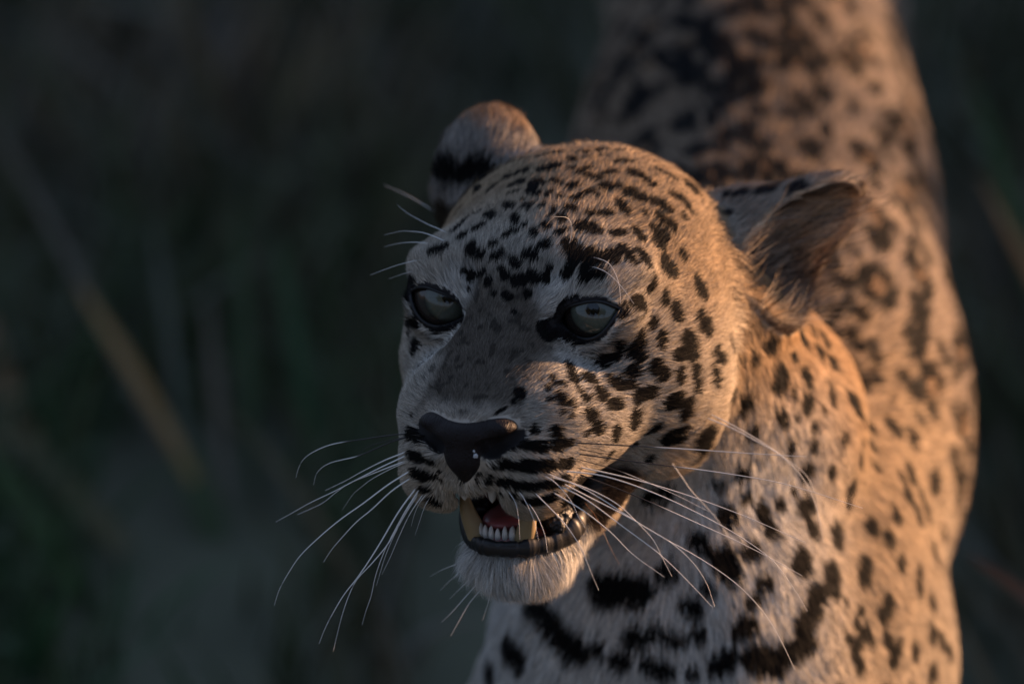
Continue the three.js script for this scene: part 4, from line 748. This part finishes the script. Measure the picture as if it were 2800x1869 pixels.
grass('short_grass', 42000, 21, (rnd) => {
  const z = 1 - rnd() * 7.5, x = (rnd() - 0.5) * 3.4;
  const thick = patch(x, z, 2.3, 11);
  if (rnd() > smooth(0.28, 0.62, thick)) return null;
  if (x > -0.02 && x < 0.24 && z > -1.3 && z < 0) return null;
  return [x, z, 0.05 + 0.2 * rnd() * thick, 0.004 + 0.006 * rnd(), Math.min(1, patch(x, z, 1.6, 33) * 0.9 + (rnd() - 0.5) * 0.5)];
}, 'short dark green and grey grass on the shaded ground behind the leopard');
grass('meadow_grass', 13000, 23, (rnd) => {
  const x = (rnd() - 0.5) * 1.5, z = -0.35 - 1.7 * rnd();
  if (x > -0.06 && x < 0.27) return null;
  const thick = patch(x, z, 5.5, 41);
  if (rnd() > smooth(0.12, 0.45, thick)) return null;
  return [x, z, 0.04 + 0.14 * rnd() * thick + 0.06 * rnd() * rnd(), 0.003 + 0.005 * rnd(), Math.min(1, patch(x, z, 4.5, 83) * 1.25 - 0.1 + (rnd() - 0.5) * 0.5)];
}, 'soft blurred green and brown meadow grass close behind and beside the leopard');
grass('added_flank_shade_grass', 3300, 24, (rnd) => {  // added out of view, only to dim the sun on the flank
  const x = 1.7 + 1.4 * rnd(), z = -0.32 - x * 0.486 - 1.4 * rnd();
  return [x, z, 0.5 + 0.3 * rnd(), 0.005 + 0.006 * rnd(), rnd()];
}, 'added unseen thin tall grass off to the right, put there to dim the low sun on the flank');
grass('added_shade_grass', 16000, 22, (rnd) => {  // unseen stand, added to keep sun off the ground behind the leopard
  const x = 1.1 + 2.2 * rnd() * rnd() + rnd() * 0.3, z = 0.2 - 8 * rnd();
  if (z > -1.8 - (x - 1.1) * 0.45) return null;
  return [x, z, 0.45 + 0.5 * rnd(), 0.008 + 0.008 * rnd(), rnd()];
}, 'added unseen stand of tall grass to the right, put there to shade the ground');
// dry blades near enough to be told apart: a folded, tapering leaf from base to tip (view-aligned cm, from the eyes)
function dryBlade(label, base, tip, sag, width, colour) {
  const a = viewToWorld(base), b = viewToWorld(tip), n = 14, pos = [], idx = [], across = norm3(cross3([b[0] - a[0], b[1] - a[1], b[2] - a[2]], viewToWorld([0.2, 0.1, 1])));
  const o = [a[0] / 100, 0, a[2] / 100];
  for (let i = 0; i <= n; i++) {
    const t = i / n, w = width * Math.sin(Math.PI * Math.min(1, 0.18 + 0.82 * t)) ** 0.7 * 0.5 + 0.05, c = [0, 1, 2].map((k) => (a[k] + (b[k] - a[k]) * t + (k === 1 ? sag * Math.sin(Math.PI * t) : 0)));
    for (const s of [-1, 0, 1]) pos.push(...[0, 1, 2].map((k) => (c[k] + across[k] * w * s + (k === 2 && s === 0 ? -0.2 * w : 0) + (k === 1 ? 60 : 0)) / 100 - o[k]));
    if (i < n) for (const k of [0, 1]) { const q = i * 3 + k; idx.push(q, q + 1, q + 4, q, q + 4, q + 3); }
  }
  const g = new THREE.BufferGeometry(); g.setAttribute('position', new THREE.Float32BufferAttribute(pos, 3)); g.setIndex(idx); g.computeVertexNormals();
  const m = new THREE.Mesh(g, new THREE.MeshPhysicalMaterial({ color: new THREE.Color().setRGB(...colour), roughness: 0.7, side: THREE.DoubleSide, transmission: 0.35, thickness: 0 }));
  m.name = numbered('grass_blade'); m.position.set(...o); m.castShadow = m.receiveShadow = true; scene.add(m);
  tag(m, label, 'grass blade');
}
const STRAWY = [0.36, 0.22, 0.09];
dryBlade('blurred amber grass blade leaning left, the brightest left of the leopard', [-17.8, -9.2, -102], [-24.2, 1.6, -101], 0.5, 0.7, [0.52, 0.32, 0.12]);
dryBlade('blurred dry amber blade at the left edge of the picture', [-27.0, -8, -112], [-31.5, 2.5, -118], 0.3, 1.3, [0.46, 0.29, 0.14]);
dryBlade('pale brown upright blurred blade between the amber blade and the leopard', [-16.2, -10.2, -106], [-17.2, 1.2, -104], 0.2, 0.55, [0.26, 0.22, 0.17]);
dryBlade('long grey brown blurred blade leaning up to the left edge of the picture', [-19.5, -8, -108], [-29.5, 11.5, -106], 0.6, 0.55, [0.19, 0.165, 0.13]);
dryBlade('short pale grey blurred leaf right above the amber blade', [-18.2, -9, -107], [-20.2, 5.0, -105], 0.3, 0.55, [0.17, 0.19, 0.15]);
dryBlade('broad dark green blurred leaf left of the leopard at eye height', [-11.0, -9, -108], [-13.4, 4.6, -106], 0.3, 1.0, [0.05, 0.12, 0.045]);
dryBlade('green blurred leaf right of the pale brown upright blade', [-14.5, -10, -107], [-15.6, 6.0, -104], 0.3, 0.8, [0.07, 0.12, 0.05]);
dryBlade('green blurred leaf behind the right flank near the top of the picture', [30, -2, -106], [25.2, 13.0, -104], 0.5, 1.1, [0.06, 0.12, 0.035]);
dryBlade('olive blurred blade crossing low under the amber blade', [-21.5, -13, -100], [-31, -5, -106], 0.8, 1.4, [0.17, 0.15, 0.06]);
dryBlade('green grass blade blurred at the lower left edge', [-24, -15.5, -96], [-30, -6.5, -100], 0.4, 1.5, [0.06, 0.12, 0.02]);
dryBlade('broad green blade blurred below the amber blade', [-16.5, -13, -104], [-19.5, -5.5, -108], 0.4, 1.7, [0.06, 0.1, 0.025]);
dryBlade('orange sunlit grass blade right of the leopard, tip in the picture', [40, -27, -78], [25.0, 7.2, -86], 2.2, 1.1, [0.5, 0.24, 0.08]);
dryBlade('brown dry blade low at the right edge below the orange one', [31, -20, -40], [22.6, -12.2, -44], 0.8, 0.7, [0.16, 0.09, 0.05]);

// ---------- trees behind the viewer: the dark line that the eyes mirror below the sky ----------
const barkMat = new THREE.MeshStandardMaterial({ color: new THREE.Color().setRGB(0.09, 0.07, 0.05), roughness: 0.95 });
const leafMat = new THREE.MeshPhysicalMaterial({ color: 0xffffff, roughness: 0.8, side: THREE.DoubleSide, transmission: 0.3, thickness: 0 });
const leafGeo = (() => { const g = new THREE.BufferGeometry(); g.setAttribute('position', new THREE.Float32BufferAttribute([0, 0, 0, 0.5, 0.12, 0.5, 0, 0, 1, -0.5, 0.12, 0.5], 3)); g.setIndex([0, 1, 2, 0, 2, 3]); g.computeVertexNormals(); return g; })();
function tree(x, z, height, seed, label) {
  const rnd = mulberry(seed), root = new THREE.Group(); root.name = numbered('tree'); root.position.set(x, 0, z); tag(root, label, 'tree'); scene.add(root);
  const parts = [], clumps = [];
  const limb = (a, b, r0, r1) => { const d = b.clone().sub(a), g = new THREE.CylinderGeometry(r1, r0, d.length(), 9); g.translate(0, d.length() / 2, 0); g.applyQuaternion(new THREE.Quaternion().setFromUnitVectors(new THREE.Vector3(0, 1, 0), d.normalize())); g.translate(a.x, a.y, a.z); parts.push(g); };
  const fork = new THREE.Vector3((rnd() - 0.5) * 0.6, height * 0.3, 0); limb(new THREE.Vector3(0, -0.1, 0), fork, 0.34, 0.26);
  for (let i = 0; i < 8; i++) {
    const f = i / 8 * 6.283 + rnd(), end = new THREE.Vector3(Math.cos(f) * height * (0.12 + 0.25 * rnd()), height * (0.55 + 0.4 * rnd()), Math.sin(f) * height * 0.25); limb(fork, end, 0.17, 0.04);
    for (let k = 0; k < 5; k++) clumps.push([fork.clone().lerp(end, 0.35 + 0.7 * rnd()).add(new THREE.Vector3(rnd() - 0.5, rnd() - 0.5, rnd() - 0.5).multiplyScalar(2.2)), 0.9 + 1.1 * rnd()]);
  }
  add(root, 'trunk', mergeGeometries(parts), barkMat);
  const per = 150, m = new THREE.InstancedMesh(leafGeo, leafMat, clumps.length * per), o = new THREE.Object3D(), c = new THREE.Color(); let n = 0;
  for (const [p, r] of clumps) for (let i = 0; i < per; i++) {
    const d = new THREE.Vector3(rnd() - 0.5, rnd() - 0.5, rnd() - 0.5).normalize().multiplyScalar(r * Math.cbrt(rnd())); d.y *= 0.75;
    o.position.copy(p).add(d); o.rotation.set(rnd() * 6.3, rnd() * 6.3, rnd() * 6.3); o.scale.setScalar(0.22 + 0.22 * rnd()); o.updateMatrix(); m.setMatrixAt(n, o.matrix);
    const k = 0.7 + 0.6 * rnd(); m.setColorAt(n++, c.setRGB(0.045 * k, 0.065 * k, 0.025 * k));
  }
  m.name = 'crown'; m.castShadow = m.receiveShadow = true; m.userData.kind = 'stuff'; root.add(m);
}
tree(-10, 15, 13, 61, 'leafy tree behind the viewer, farthest to the left'); tree(-4, 17, 15, 62, 'tall leafy tree behind the viewer, left of the middle'); tree(2.5, 16, 13.5, 63, 'leafy tree behind the viewer, right of the middle'); tree(9, 17, 14, 64, 'leafy tree behind the viewer, farthest to the right');
renderer.render(scene, camera);
